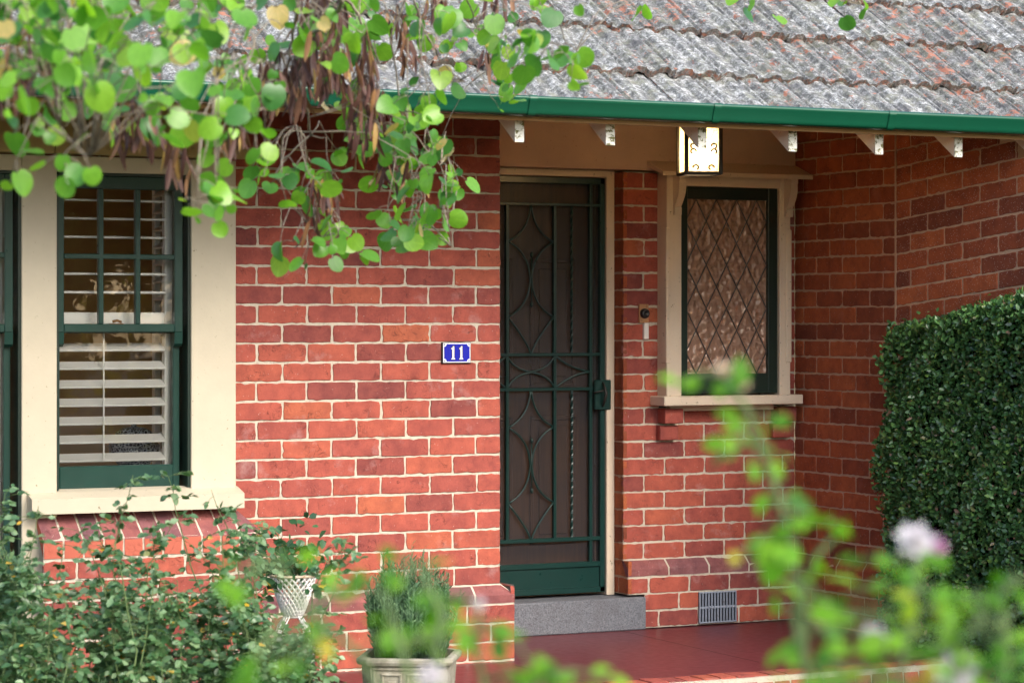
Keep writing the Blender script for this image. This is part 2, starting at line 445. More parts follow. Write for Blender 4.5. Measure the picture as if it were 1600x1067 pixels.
def leaf_mat(name, stops, trans=0.45, rough=0.4, tint=(1.25, 1.35, 0.6), sheen=0.5, veins=False):
    m, nt, b = mat(name); p = pos(nt); r = island(nt)
    col = ramp(nt, r, stops)
    if veins:                                # ribs fanning from the stalk, and a few brown spots
        at = N(nt, 'ShaderNodeAttribute', attribute_name='blade'); sx = N(nt, 'ShaderNodeSeparateXYZ'); L(nt, at.outputs['Vector'], sx.inputs[0])
        an = math_(nt, 'ARCTAN2', sx.outputs['Y'], math_(nt, 'ADD', sx.outputs['X'], 0.06))
        rib = math_(nt, 'ABSOLUTE', math_(nt, 'SINE', math_(nt, 'MULTIPLY', an, 5.0)))
        col = mix(nt, math_(nt, 'MULTIPLY', ramp(nt, rib, [(0.0, 1.0), (0.22, 0.0)]), 0.45), col, mix(nt, 1.0, col, (1.7, 1.45, 1.9), 'MULTIPLY'))
        spot = ramp(nt, noise(nt, 75, 4, 0.7, p), [(0.69, 0.0), (0.73, 0.8)])
        col = mix(nt, spot, col, (0.20, 0.11, 0.03))
    col = mix(nt, ramp(nt, noise(nt, 60, 3, 0.6, p), [(0.35, 0.0), (0.7, 0.5)]), col, mix(nt, 1.0, col, (0.7, 0.75, 0.7), 'MULTIPLY'))
    L(nt, col, b.inputs['Base Color']); b.inputs['Roughness'].default_value = rough
    b.inputs['Specular IOR Level'].default_value = sheen
    tl = N(nt, 'ShaderNodeBsdfTranslucent'); L(nt, mix(nt, 1.0, col, tint, 'MULTIPLY'), tl.inputs[0])
    ms = N(nt, 'ShaderNodeMixShader'); ms.inputs[0].default_value = trans
    L(nt, b.outputs[0], ms.inputs[1]); L(nt, tl.outputs[0], ms.inputs[2]); L(nt, ms.outputs[0], nt.nodes['Material Output'].inputs[0])
    return m
M_TREELEAF = leaf_mat('round tree leaf', [(0, (0.05, 0.19, 0.05)), (0.3, (0.10, 0.30, 0.035)), (0.6, (0.17, 0.42, 0.04)), (0.85, (0.25, 0.52, 0.045)), (0.968, (0.27, 0.42, 0.06)), (0.972, (0.55, 0.42, 0.12)), (1, (0.66, 0.52, 0.24))], 0.5, 0.36, (1.3, 1.3, .5), 0.7, True)
M_POD = leaf_mat('dry seed pod', [(0, (0.05, 0.022, 0.022)), (0.55, (0.12, 0.055, 0.042)), (0.85, (0.24, 0.12, 0.05)), (1, (0.38, 0.25, 0.07))], 0.15, 0.5, (1.1, 0.9, 0.6), 0.3)
M_HEDGELEAF = leaf_mat('small hedge leaf', [(0, (0.022, 0.068, 0.024)), (0.4, (0.055, 0.145, 0.045)), (0.85, (0.12, 0.26, 0.08)), (0.97, (0.21, 0.36, 0.08)), (0.985, (0.30, 0.20, 0.14)), (1, (0.4, 0.28, 0.2))], 0.2, 0.32, (1.1, 1.3, 0.6), 0.6)
M_BUSHLEAF = leaf_mat('bluish rose leaf', [(0, (0.05, 0.13, 0.045)), (0.5, (0.10, 0.21, 0.085)), (0.85, (0.20, 0.33, 0.16)), (0.985, (0.30, 0.42, 0.22)), (0.99, (0.7, 0.4, 0.03)), (1, (0.75, 0.45, 0.06))], 0.3, 0.36, (1.2, 1.3, 0.6), 0.7)
M_NEARLEAF = leaf_mat('fresh rose leaf', [(0, (0.05, 0.17, 0.02)), (0.25, (0.11, 0.30, 0.02)), (0.55, (0.18, 0.42, 0.02)), (0.85, (0.23, 0.47, 0.03)), (0.95, (0.34, 0.44, 0.03)), (1, (0.5, 0.38, 0.05))], 0.5, 0.5, (1.2,1.25,.4), .3)
M_LAVENDER = leaf_mat('grey green lavender leaf', [(0, (0.045, 0.11, 0.05)), (0.6, (0.09, 0.19, 0.085)), (1, (0.18, 0.31, 0.16))], 0.25, 0.6)
M_GRASS = leaf_mat('pale garden blade', [(0, (0.08, 0.16, 0.06)), (0.6, (0.14, 0.24, 0.10)), (1, (0.24, 0.34, 0.18))], 0.3, 0.5)
M_BASKETLEAF = leaf_mat('dark basket leaf', [(0, (0.02, 0.07, 0.03)), (0.6, (0.04, 0.12, 0.05)), (1, (0.08, 0.18, 0.08))], 0.2, 0.35)
M_FARLEAF = leaf_mat('reflected tree leaf', [(0, (0.22, 0.14, 0.03)), (0.5, (0.45, 0.36, 0.07)), (1, (0.62, 0.55, 0.12))], 0.5, 0.5)
M_PETAL = leaf_mat('white petal', [(0, (0.85, 0.84, 0.88)), (0.7, (0.92, 0.90, 0.92)), (1, (0.93, 0.85, 0.88))], 0.35, 0.6, (1.05, 1.0, 1.0), 0.3)
M_PINK = leaf_mat('pink petal', [(0, (0.72, 0.35, 0.6)), (1, (0.85, 0.6, 0.75))], 0.35, 0.6, (1.0, 0.9, 1.0), 0.3)
M_CREAMPETAL = leaf_mat('cream petal', [(0, (0.85, 0.68, 0.5)), (1, (0.92, 0.82, 0.68))], 0.35, 0.6, (1.0, 0.95, 0.9), 0.3)
def bark_mat(name, c1, c2):
    m, nt, b = mat(name); p = pos(nt)
    L(nt, ramp(nt, noise(nt, 70, 5, 0.7, p), [(0.35, c1), (0.65, c2)]), b.inputs['Base Color']); b.inputs['Roughness'].default_value = 0.85
    bump(nt, noise(nt, 120, 4, 0.7, p), 0.6, 0.003, b)
    return m
M_BARK = bark_mat('grey bark', (0.10, 0.075, 0.06), (0.34, 0.30, 0.23))
M_CANE = bark_mat('green cane', (0.06, 0.12, 0.04), (0.16, 0.22, 0.08))
def soil_mat():
    m, nt, b = mat('garden soil'); p = pos(nt)
    c = ramp(nt, noise(nt, 30, 6, 0.75, p), [(0.3, (0.04, 0.028, 0.02)), (0.5, (0.10, 0.07, 0.05)), (0.7, (0.17, 0.13, 0.09))])
    c = mix(nt, ramp(nt, noise(nt, 0.9, 4, 0.6, p), [(0.45, 0.0), (0.6, 0.8)]), c, (0.06, 0.10, 0.03))
    L(nt, c, b.inputs['Base Color']); b.inputs['Roughness'].default_value = 1
    bump(nt, noise(nt, 40, 5, 0.7, p), 1.0, 0.03, b)
    return m
M_SOIL = soil_mat()
def concrete_pot_mat():
    m, nt, b = mat('weathered cast stone'); p = pos(nt)
    c = ramp(nt, noise(nt, 16, 6, 0.7, p), [(0.3, (0.12, 0.115, 0.08)), (0.5, (0.27, 0.25, 0.19)), (0.7, (0.40, 0.38, 0.31))])
    L(nt, c, b.inputs['Base Color']); b.inputs['Roughness'].default_value = 0.95
    bump(nt, noise(nt, 150, 4, 0.7, p), 0.5, 0.003, b)
    return m
M_POT = concrete_pot_mat()
def dish_mat():
    m, nt, b = mat('blue patterned china'); p = pos(nt)
    vo = N(nt, 'ShaderNodeTexVoronoi', feature='DISTANCE_TO_EDGE'); vo.inputs['Scale'].default_value = 70; L(nt, p, vo.inputs['Vector'])
    L(nt, ramp(nt, vo.outputs['Distance'], [(0.06, (0.30, 0.36, 0.46)), (0.14, (0.012, 0.02, 0.06))]), b.inputs['Base Color'])
    b.inputs['Roughness'].default_value = 0.25
    return m
M_DISH = dish_mat()

# ------------------------------------------------------------------ brickwork
def brick(mb, O, U, Nn, a, b, z0, z1, out=0.0, m=0, shear=0.0, jit=0.0014, depth=0.02):
    """one hand-made brick face: ragged outline, rounded arris, front at OUT"""
    Z = Vector((0, 0, 1)) + Vector((0, 0, 0))
    w_, h_ = b - a, z1 - z0
    pts = []
    nu = max(3, int(w_ / 0.022)); nz = 4
    rc = random.choice((0.0015, 0.002, 0.003, 0.006))
    J = lambda: random.gauss(0, jit)
    tilt = random.gauss(0, 0.0005)
    for i in range(nu + 1):
        x = a + w_ * i / nu; e = rc * (1 if i in (0, nu) else 0)
        pts.append((x + J() * 0.5 + (e * .6 if i == 0 else -e * .6 if i == nu else 0), z0 + J() + e * .4))
    for i in range(1, nz):
        pts.append((b + J(), z0 + h_ * i / nz))
    for i in range(nu, -1, -1):
        x = a + w_ * i / nu; e = rc * (1 if i in (0, nu) else 0)
        pts.append((x + J() * 0.5 + (e * .6 if i == 0 else -e * .6 if i == nu else 0), z1 + J() - e * .4))
    for i in range(nz - 1, 0, -1):
        pts.append((a + J(), z0 + h_ * i / nz))
    # chips
    if random.random() < 0.3:
        k = random.randrange(len(pts)); cx, cz = (a + b) / 2, (z0 + z1) / 2
        x, z = pts[k]; pts[k] = (x + (0.004 if x < cx else -0.004), z + (0.005 if z < cz else -0.005))
    n = len(pts); cx, cz = (a + b) / 2, (z0 + z1) / 2
    sx, sz = 1 - 0.0022 / w_ * 2, 1 - 0.002 / h_ * 2
    o0 = out + random.gauss(0, 0.0006)
    def P(x, z, o): return O + U * x + Z * (z + shear * x) + Nn * (o + tilt * (x - cx) / w_ * 2)
    vs = [P(x, z, out - depth) for x, z in pts] + [P(x, z, o0 - 0.0022) for x, z in pts] + \
         [P(cx + (x - cx) * sx, cz + (z - cz) * sz, o0) for x, z in pts]
    fs = []
    for r_ in (0, 1):
        for i in range(n):
            j = (i + 1) % n
            fs.append((r_ * n + i, r_ * n + j, r_ * n + n + j, r_ * n + n + i))
    fs.append([2 * n + i for i in range(n)])
    mb.add(vs, fs, m)

def brickwork(mb, O, U, Nn, w_, k0, k1, phase=0.0, holes=(), out=0.0, m=0, mm=1, pitch=0.0858, zb=0.1266, shear=0.0, joint=0.0095, blen=0.24, mort=-0.0042, clip=None):
    O = Vector(O); U = Vector(U); Nn = Vector(Nn)
    for k in range(k0, k1):
        z0, z1 = zb + k * pitch, zb + (k + 1) * pitch
        iv = [(0.0, w_)]
        for (a, b, h0, h1) in holes:
            ov = min(z1, h1) - max(z0, h0)
            if ov > 0.5 * pitch:
                new = []
                for (p, q) in iv:
                    if b <= p or a >= q: new.append((p, q)); continue
                    if a - p > 0.015: new.append((p, a))
                    if q - b > 0.015: new.append((b, q))
                iv = new
        for (p, q) in iv:
            ph = phase + (blen / 2 if k % 2 else 0.0)
            bs = []
            i = math.floor((p - ph) / blen) - 1
            while True:
                x = ph + i * blen
                if x >= q - 0.04: break
                if x > p + 0.04: bs.append(x + random.gauss(0, 0.0025))
                i += 1
            edges = [p] + bs + [q]
            for e in range(len(edges) - 1):
                a = edges[e] + (joint / 2 if e > 0 else 0.0)
                b = edges[e + 1] - (joint / 2 if e < len(edges) - 2 else 0.0)
                dz = random.gauss(0, 0.0008)
                Z = Vector((0, 0, 1))
                if clip and clip(O + U * edges[e + 1] + Z * (z1 + shear * edges[e + 1])): continue
                c = [O + U * x + Z * (z + shear * x) + Nn * (out + mort) for x, z in ((edges[e], z0), (edges[e + 1], z0), (edges[e + 1], z1), (edges[e], z1))]
                mb.quad(*c, mm)
                brick(mb, O, U, Nn, a, b, z0 + joint / 2 + dz, z1 - joint / 2 + dz, out, m, shear)

def plinth_course(mb, O, U, Nn, w_, p, z0, z1, phase=0.0, m=0, mm=1, hip_r=False, joint=0.011, blen=0.24, end_ext=0.0):
    """splayed plinth bricks: upright face then a slope back to the wall"""
    O = Vector(O); U = Vector(U); Nn = Vector(Nn); Z = Vector((0, 0, 1))
    zm = z0 + (z1 - z0) * 0.52
    P = lambda x, o, z: O + U * x + Nn * o + Z * z
    q = 0.004
    W = w_ + end_ext
    mb.quad(P(0, p - q, z0 - .006), P(W, p - q, z0 - .006), P(W, p - q, zm), P(0, p - q, zm), mm)
    mb.quad(P(0, p - q, zm), P(W, p - q, zm), P(w_, -q, z1 + .004), P(0, -q, z1 + .004), mm)
    bs = []; x = phase - blen * 2
    while x < W - 0.05:
        if x > 0.05: bs.append(x)
        x += blen
    ed = [0.0] + bs + [W]
    for e in range(len(ed) - 1):
        a = ed[e] + (joint / 2 if e else 0); b = ed[e + 1] - (joint / 2 if e < len(ed) - 2 else 0)
        last = e == len(ed) - 2
        bt = b - (end_ext if (last and end_ext) else 0)
        jj = lambda: random.gauss(0, 0.0012)
        zt = z1 - joint / 2 * 0.5
        r_ = 0.004
        pr = [(p - 0.02, z0 + .005, 0), (p + jj(), z0 + .006, 0), (p + jj(), zm - r_, 0), (p - r_, zm + r_ * .6, .3), (0.004 + jj(), zt, 1), (-0.02, zt, 1)]
        nseg = 5
        vs = []
        for i in range(nseg + 1):
            f = i / nseg
            for (o, z, tt) in pr:
                bb = b + (bt - b) * tt
                vs.append(P(a + (bb - a) * f + (jj() if 0 < i < nseg else 0), o + jj() * .6, z + jj() * .6))
        k = len(pr)
        fs = [(i * k + j, (i + 1) * k + j, (i + 1) * k + j + 1, i * k + j + 1) for i in range(nseg) for j in range(k - 1)]
        fs += [[j for j in range(k)], [nseg * k + j for j in range(k)][::-1]]
        mb.add(vs, fs, m)

# ------------------------------------------------------------------ ground and porch floor
def sheet(name, pts, m, kind='structure'):
    mb = MB(); mb.add(pts, [list(range(len(pts)))]); o = mb.build(name, m); o['kind'] = kind; return o
sheet('ground', [(-120, -120, 0), (150, -120, 0), (150, 150, 0), (-120, 150, 0)], M_SOIL)
mb = MB()
PF0, PFE = 10.10, 7.60                       # porch paint starts at y = PF0
mb.box((4.55, PF0, 0.01), (PFE, 11.90, FLOOR), 0)
fl = mb.build('porch_floor', M_FLOOR); fl['kind'] = 'structure'
def floor_joint(a, b):
    a, b = Vector(a), Vector(b); d_ = (b - a).normalized(); n_ = Vector((-d_.y, d_.x, 0)) * 0.002
    MBJ.quad(a - n_, b - n_, b + n_, a + n_)
MBJ = MB()
for (xa, ya, xb, yb) in ((958, 983, 1186, 1035), (805, 1040, 912, 1065)):
    pa = at_Y(xa, ya, 4150 * (ZC - FLOOR) / (ya - HOR)); pb = at_Y(xb, yb, 4150 * (ZC - FLOOR) / (yb - HOR))
    pa.z = pb.z = FLOOR + 0.003
    floor_joint(pa, pb)
MBJ.build('floor_joint', M_HOLE)['kind'] = 'structure'
# bull-nosed brick edge
mb = MB()
x = 4.60
yb, yf, zt = PF0, PF0 - 0.165, FLOOR + 0.003
mb.box((4.55, yf + 0.01, 0.0), (PFE - .03, yb - 0.001, zt - 0.006), 1)
while x < PFE - 0.08:
    a, b = x + 0.005, x + 0.081
    pr = [(yb - .003, 0.03), (yb - .003, zt), (yf + .06, zt)]
    for i in range(1, 7):
        an = math.pi / 2 * i / 6
        pr.append((yf + .06 - .06 * math.sin(an), zt - .06 + .06 * math.cos(an)))
    pr.append((yf, 0.02))
    jx = [random.gauss(0, .0012) for _ in range(2)]
    k = len(pr); vs = []
    dz = random.gauss(0, .0015)
    for xx in (a + jx[0], b + jx[1]):
        vs += [(xx + random.gauss(0, .0008), y, z + dz) for y, z in pr]
    fs = [(j, j + 1, k + j + 1, k + j) for j in range(k - 1)] + [list(range(k)), list(range(k, 2 * k))[::-1]]
    mb.add(vs, fs, 0)
    x += 0.086
edge = mb.build('brick_edging', [M_BRICK, M_MORTAR])
tag(edge, 'row of rounded red bricks along the front of the maroon porch floor', 'brick edging')

# ------------------------------------------------------------------ the house
house = thing('brick_house', 'red brick house with lichened tile roof, green gutter and recessed front porch', 'house', (5.5, DA, 0))
UL = 2.0
UAR = 5.48                                   # corner of the front wall at the porch
WIN = (3.22, 4.16, 0.90, 2.395)              # hole for the sash window
mb = MB()
brickwork(mb, (UL, DA, 0), (1, 0, 0), (0, -1, 0), UAR - UL, 4, 36, phase=(UAR - UL) % 0.24, holes=[(WIN[0] - UL, WIN[1] - UL, WIN[2], WIN[3]), (0, 1.25, 0.05, 2.395)])
# plinth
PP = 0.05
brickwork(mb, (4.25, DA, 0), (1, 0, 0), (0, -1, 0), UAR + PP - 4.25, -2, 3, phase=(UAR + PP - 4.25) % 0.24, out=PP)
plinth_course(mb, (4.25, DA, 0), (1, 0, 0), (0, -1, 0), UAR - 4.25, PP, 0.384, 0.470, phase=(UAR - 4.25) % .24 + .09, m=2, mm=1, end_ext=PP)
# return into the porch
brickwork(mb, (UAR, DA + .002, 0), (0, 1, 0), (1, 0, 0), DB - DA, 3, 36, phase=0.11)
brickwork(mb, (UAR + PP, DA - PP + .002, 0), (0, 1, 0), (1, 0, 0), DB - DA + PP, -2, 4, phase=0.11)
# projecting base under the sash window
BP = 0.14
bz1 = 0.8; 
mb.build('wall', [M_BRICK, M_MORTAR, M_BRICK_DARK], house)

mb = MB()
ub0, ub1 = 3.27, at_d(411, 850, DA - BP).x
brickwork(mb, (ub0, DA, 0), (1, 0, 0), (0, -1, 0), ub1 - ub0, -2, 6, phase=(ub1 - ub0) % .24, out=BP, zb=.677 - 6 * .0858)
zA = 0.677                      # top of the base courses 0.6414
zs1, zs2 = zA + 0.085, 0.885
mb.quad((ub0, DA - BP + .004, zA), (ub1, DA - BP + .004, zA), (ub1, DA - BP + .004, zs1), (ub0, DA - BP + .004, zs1), 1)
mb.quad((ub0, DA - BP + .004, zs1), (ub1, DA - BP + .004, zs1), (ub1 - .13, DA - .004, zs2 - .004), (ub0, DA - .004, zs2 - .004), 1)
mb.quad((ub1, DA - BP, 0), (ub1, DA, 0), (ub1, DA, zs1), (ub1, DA - BP, zs1), 1)
x = ub1; first = True
while x > ub0 + .05:
    a, b = x - .078, x
    if first: a = x - .10
    sh = .0
    jj = lambda: random.gauss(0, .001)
    pr = [(DA - BP + .02, zA + .008), (DA - BP, zA + .009), (DA - BP + jj(), zs1 - .006), (DA - BP + .006, zs1 + .003), (DA - .004, zs2 + .004)]
    k = len(pr); vs = []
    for side, xx in enumerate((a, b)):
        for j, (y, z) in enumerate(pr):
            f = max(0, (z - zs1) / (zs2 - zs1))
            xo = -.13 * f if (first and side == 1) else (-.035 * f if not first or side == 0 else 0)
            vs.append((xx + jj() + xo * (1 if first and side else .3), y + jj(), z + jj()))
    upper = [(3, 4, k + 4, k + 3), (2, 3, k + 3, k + 2)]; low = [(0, 1, k + 1, k), (1, 2, k + 2, k + 1)]
    mb.add(vs, upper + low + [list(range(k)), list(range(k, 2 * k))[::-1]], 2 if first else 3)
    x = a - .010; first = False
def sill_brick_mat():
    m = M_BRICK_DARK.copy(); m.name = 'sill brick'
    nt = m.node_tree; b = nt.nodes['Principled BSDF']
    src = b.inputs['Base Color'].links[0].from_socket
    g = N(nt, 'ShaderNodeNewGeometry'); sx = N(nt, 'ShaderNodeSeparateXYZ'); L(nt, g.outputs['True Normal'], sx.inputs[0])
    f = ramp(nt, sx.outputs['Z'], [(0.1, 0.0), (0.4, 1.0)])
    L(nt, mix(nt, f, (0.42, 0.11, 0.07), src), b.inputs['Base Color'])     # the glazed header tops are purple, the cut ends red
    return m
mb.build('window_base', [M_BRICK, M_MORTAR, M_BRICK_DARK, sill_brick_mat()], house)

# door wall (back of the porch)
UDR = 6.589                                  # right side of the door opening
mb = MB()
WB = (6.80, 7.525, 1.27, 2.50)
wB = UC - UDR
hole = [(WB[0] - UDR, WB[1] - UDR, WB[2], WB[3])]
brickwork(mb, (UDR, DB, 0), (1, 0, 0), (0, -1, 0), wB, 4, 27, phase=0.12, holes=hole)
brickwork(mb, (UDR, DB, 0), (1, 0, 0), (0, -1, 0), wB, 2, 3, phase=0.12, out=PP)
brickwork(mb, (6.687, DB, 0), (1, 0, 0), (0, -1, 0), UC - 6.687, 0, 2, phase=0.08, out=PP)
plinth_course(mb, (UDR, DB, 0), (1, 0, 0), (0, -1, 0), wB, PP, 0.384, 0.470, phase=.24, m=2, mm=1)
# door reveal
brickwork(mb, (UDR, DB - .001, 0), (0, 1, 0), (-1, 0, 0), 0.14, 4, 27, phase=0.11, m=3, mm=4)
brickwork(mb, (UDR, DB - PP - .001, 0), (0, 1, 0), (-1, 0, 0), 0.14 + PP, 2, 4, phase=0.11, m=3, mm=4)
# corbels under the window
for s_, (xa, xb) in enumerate(((1039, 1067), (1218, 1242))):
    for lv, (k, pj) in enumerate(((5 + 1, .075), (5, .038))):
        kk = 12 if lv == 0 else 11
        z0 = .1266 + kk * .0858 + .006; z1 = z0 + .0748
        xx = at_d(xa if lv == 0 else xa - 8, 650, DB - pj).x
        bb = MB()
        if s_ == 1: xx = at_d(1217 if lv == 0 else 1208, 650, DB - pj).x
        mb.obox((xx + .054, DB - pj / 2, (z0 + z1) / 2), Vector((1, 0, 0)), Vector((0, 1, 0)), Vector((0, 0, 1)), (.054, pj / 2 + .004, .037), 5, .004)
mb.build('wall', [M_BRICK, M_MORTAR, M_BRICK_DARK, M_BRICK_PORCH, M_MORTAR_TAN, M_BRICK], house)

# porch side wall, in two lifts either side of a straight joint
mb = MB()
brickwork(mb, (UC, DB, 0), (0, -1, 0), (-1, 0, 0), DB - 10.885, 4, 36, phase=0.085, m=0, mm=1)
brickwork(mb, (UC, DB, 0), (0, -1, 0), (-1, 0, 0), DB - 10.885, 0, 3, phase=0.085, out=.03)
plinth_course(mb, (UC, DB, 0), (0, -1, 0), (-1, 0, 0), DB - 10.885, .03, 0.384, 0.470, phase=.19)
mb.build('wall', [M_BRICK_PORCH, M_MORTAR_TAN], house)
mb = MB()
dW = Vector((.137, -1, 0)).normalized(); nW = Vector((-dW.y, dW.x, 0)) * -1
if nW.x > 0: nW = -nW
brickwork(mb, Vector((UC, 10.87, 0)), dW, nW, 1.02, -3, 36, phase=0.1, m=0, mm=1, shear=.107, clip=lambda p: p.z > 2.53 + (p.y - 9.84) * .674)
mb.box((UC, 10.872, 0), (UC + .02, 10.884, 3.1), 1)
mb.build('wall', [M_BRICK_SPECK, M_MORTAR_TAN], house)
pe = Vector((UC, 10.87, 0)) + dW * 1.05
mb = MB(); mb.obox((pe.x, pe.y, 1.3), dW, nW, Vector((0, 0, 1)), (.03, .05, 1.3), 0, .004)
mb.build('post', M_CREAM, house)

# rendered band over the door and window
mb = MB()
mb.box((UAR, DB - .012, 2.452), (UC - .003, DB + .06, 3.4), 0)
mb.build('rendered_band', M_STUCCO, house)
# dark lining above the rafters and the side/back walls that close the house
mb = MB()
mb.box((UDR + .14, DB + .14, 0), (9.5, DB + .16, .9), 0)
mb.build('inner_skirting', M_INNER, house)

# roof
AL = math.radians(34)
RD0, RZ0 = 9.84, 2.565                       # tail of the lowest tile course
up = Vector((0, math.cos(AL), math.sin(AL))); nr = Vector((0, -math.sin(AL), math.cos(AL)))
mb = MB()
TW, GA, LAP = 0.232, 0.425, 0.12
def prof(s):
    ss = lambda a, b, x: (lambda t: t * t * (3 - 2 * t))(min(1, max(0, (x - a) / (b - a))))
    h = 0
    for a, b in ((.08, .42), (.58, .92)):
        h += .017 * (ss(a, a + .10, s) - ss(b - .10, b, s)) * (1 + .22 * math.sin(math.pi * min(1, max(0, (s - a) / (b - a)))))
    return h + (.013 if s > .93 else 0)
NS, NL = 24, 9
for r_ in range(9):
    for c_ in range(46):
        x0 = 0.2 + c_ * TW + (TW / 2 if r_ % 2 else 0) + random.gauss(0, .003)
        base = Vector((x0, RD0, RZ0)) + up * ((r_ * GA - LAP if r_ else 0) + random.gauss(0, .005))
        TLEN = GA + .05 - (0 if r_ else LAP)
        lift, tw = random.gauss(0.005, .0045), random.gauss(0, .010)
        skew = random.gauss(0, .008)
        vs = []
        for j in range(NL + 1):
            l = j / NL * TLEN
            for i in range(NS + 1):
                s_ = i / NS
                hgt = prof(s_) + .032 * (1 - l / TLEN) + lift + tw * (s_ - .5) + random.gauss(0, .0006)
                edge = random.gauss(0, .0022) if j == 0 else 0
                vs.append(base + Vector((1, 0, 0)) * (s_ * (TW + .006) + skew * (l - .2)) + up * (l + edge) + nr * hgt)
        fs = [(j * (NS + 1) + i, j * (NS + 1) + i + 1, (j + 1) * (NS + 1) + i + 1, (j + 1) * (NS + 1) + i) for j in range(NL) for i in range(NS)]
        o = len(vs)
        for i in range(NS + 1):
            vs.append(vs[i] - nr * random.uniform(.030, .038) + up * .006)
        fs += [(i + 1, i, o + i, o + i + 1) for i in range(NS)]
        o2 = len(vs); 
        for j in (0, NL): vs.append(vs[j * (NS + 1) + NS] - nr * .032)
        for j in (0, NL): vs.append(vs[j * (NS + 1)] - nr * .032)
        fs += [(NS, NL * (NS + 1) + NS, o2 + 1, o2), (0, o2 + 2, o2 + 3, NL * (NS + 1))]
        mb.add(vs, fs, 0)
mb.build('roof', M_TILE, house)
mb = MB()
q0 = Vector((-.5, RD0 + .02, RZ0 - .03)); q1 = q0 + up * 4.2
mb.poly([q0, q0 + Vector((12.5, 0, 0)), q1 + Vector((12.5, 0, 0)), q1], -nr * .02)
mb.box((-.5, q1.y, 0), (12, q1.y + .1, q1.z), 0)
mb.box((-.6, DA, 0), (-.5, q1.y, 3.6), 0)
mb.box((12, 11.2, 0), (12.1, q1.y, 3.6), 0)
mb.build('roof_lining', M_INNER, house)

# gutter
GD, GT, GB = 9.775, 2.614, 2.534
mb = MB()
gp = [(GD + .125, GT + .012), (GD + .125, GB + .01), (GD + .105, GB), (GD + .04, GB), (GD + .022, GB + .004), (GD + .014, GB + .012), (GD + .012, GB + .022),
      (GD + .009, GB + .03), (GD, GT - .022), (GD - .004, GT - .016), (GD - .006, GT - .009), (GD - .004, GT - .002), (GD + .003, GT + .002), (GD + .010, GT - .001), (GD + .012, GT - .010)]
k = len(gp)
xs = [-.3, 1, 2, 3, 4, 5, 6, 7, 8, 9, 10.6]
vs = [(x, y, z + random.gauss(0, .0006)) for x in xs for y, z in gp]
mb.add(vs, [(i * k + j, i * k + j + 1, (i + 1) * k + j + 1, (i + 1) * k + j) for i in range(len(xs) - 1) for j in range(k - 1)], 0, True)
mb.build('gutter', M_GUTTER, house)
for px in (833, 1121, 1394):
    xx = at_d(px, 170, GD).x
    mb = MB(); e = .004
    g2 = [(y - e, z - (e if j < 8 else -e * .5)) for j, (y, z) in enumerate(gp[3:13])]
    kk = len(g2)
    vs = [(xx + s_, y, z) for s_ in (-.018, .018) for y, z in g2]
    mb.add(vs, [(j, j + 1, kk + j + 1, kk + j) for j in range(kk - 1)], 0, True)
    mb.build('gutter_joint', M_GUTTER, house)

# rafter tails
RFD = 9.925
for px in (811, 953, 1097, 1238, 1373, 1497, 1622):
    c = at_d(px, 220, RFD)
    zt = 2.432; hw = .021
    lo = [(RFD, zt), (RFD, GB + .05), (RFD + .12, GB + .09), (RFD + 1.95, zt + .13 + 1.95 * math.tan(AL)), (RFD + 1.95, zt + 1.95 * math.tan(AL))]
    mb = MB()
    mb.poly([(c.x - hw, y, z) for y, z in lo], (2 * hw, 0, 0), 0)
    mb.box((c.x - hw - .0005, RFD - .004, zt + .001), (c.x + hw + .0005, RFD - .0005, GB + .05), 1)
    mb.build('rafter', [M_RAFTER, M_RAFTER_END], house)

# ------------------------------------------------------------------ front door with its security screen
mb = MB()
DF = 11.875
zd0, zd1 = .29, 2.415
ud1 = at_d(948, 500, DF).x; ud0 = ud1 - .86
mb.box((ud1, DF, zd0 - .002), (ud1 + .046, DF + .12, zd1 + .035), 0, .003)
mb.box((ud0 - .046, DF, zd0 - .002), (ud0, DF + .12, zd1 + .035), 0, .003)
mb.box((ud0 - .046, DF - .001, zd1), (ud1 + .046, DF + .12, zd1 + .036), 0, .003)
frame = mb.build('door_frame', M_PEACH, house)
mb = MB()
mb.box((UAR + .02, DB + .004, 0.1), (ud0 - .046, DB + .12, 2.46), 0)
mb.build('jamb_lining', M_BRICK_PORCH, house)
mb = MB(); mb.box((5.4, DB - .065, FLOOR), (6.687, DF + .15, .286), 0, .006)
mb.build('doorstep', M_STONE, house)
# screen door
SDD = 11.90
PZ = lambda py: at_d(866, py, SDD).z
PX = lambda px: at_d(px, 600, SDD).x
mb = MB()
x1 = ud1 - .004; x0 = ud0 + .004
R = .009
def rail(z, xa=None, xb=None, h=.010, t=.012): mb.box((xa or x0, SDD - t, z - h), (xb or x1, SDD + t, z + h), 0, .002)
def stile(x, za, zb_, h=.008, t=.0105): mb.box((x - h, SDD - t, za), (x + h, SDD + t, zb_), 0, .002)
zb0 = PZ(927)
stile(x1 - .014, zb0, zd1 - .004, .014, .014); stile(x0 + .014, zb0, zd1 - .004, .014, .014)
rail(zd1 - .02, h=.016, t=.014); rail(zb0 + .012, h=.014, t=.014)
zt_, zm1, zm2, zl, zk = PZ(320), PZ(554), PZ(608), PZ(843), PZ(883)
rail(zt_, h=.007); rail(zm1, h=.008); rail(zm2, h=.008); rail(zl, h=.010); rail(zk, h=.013, t=.013)
xb_ = PX(922); stile(xb_, zb0 + .3 * 0 + zk - zb0, zd1 - .01, .009)
cx = PX(829); xr = PX(866); xl = 2 * cx - xr; xt = PX(893)
xlb = 2 * cx - xb_
stile(xr, zl, zt_, .0085); stile(xl, zl, zt_, .0085); stile(xlb, zk, zt_, .0085)
door = None
def curve(pts, r=.0055): mb.tube([(p[0], SDD - .004, p[1]) for p in pts], r, 0, 6)
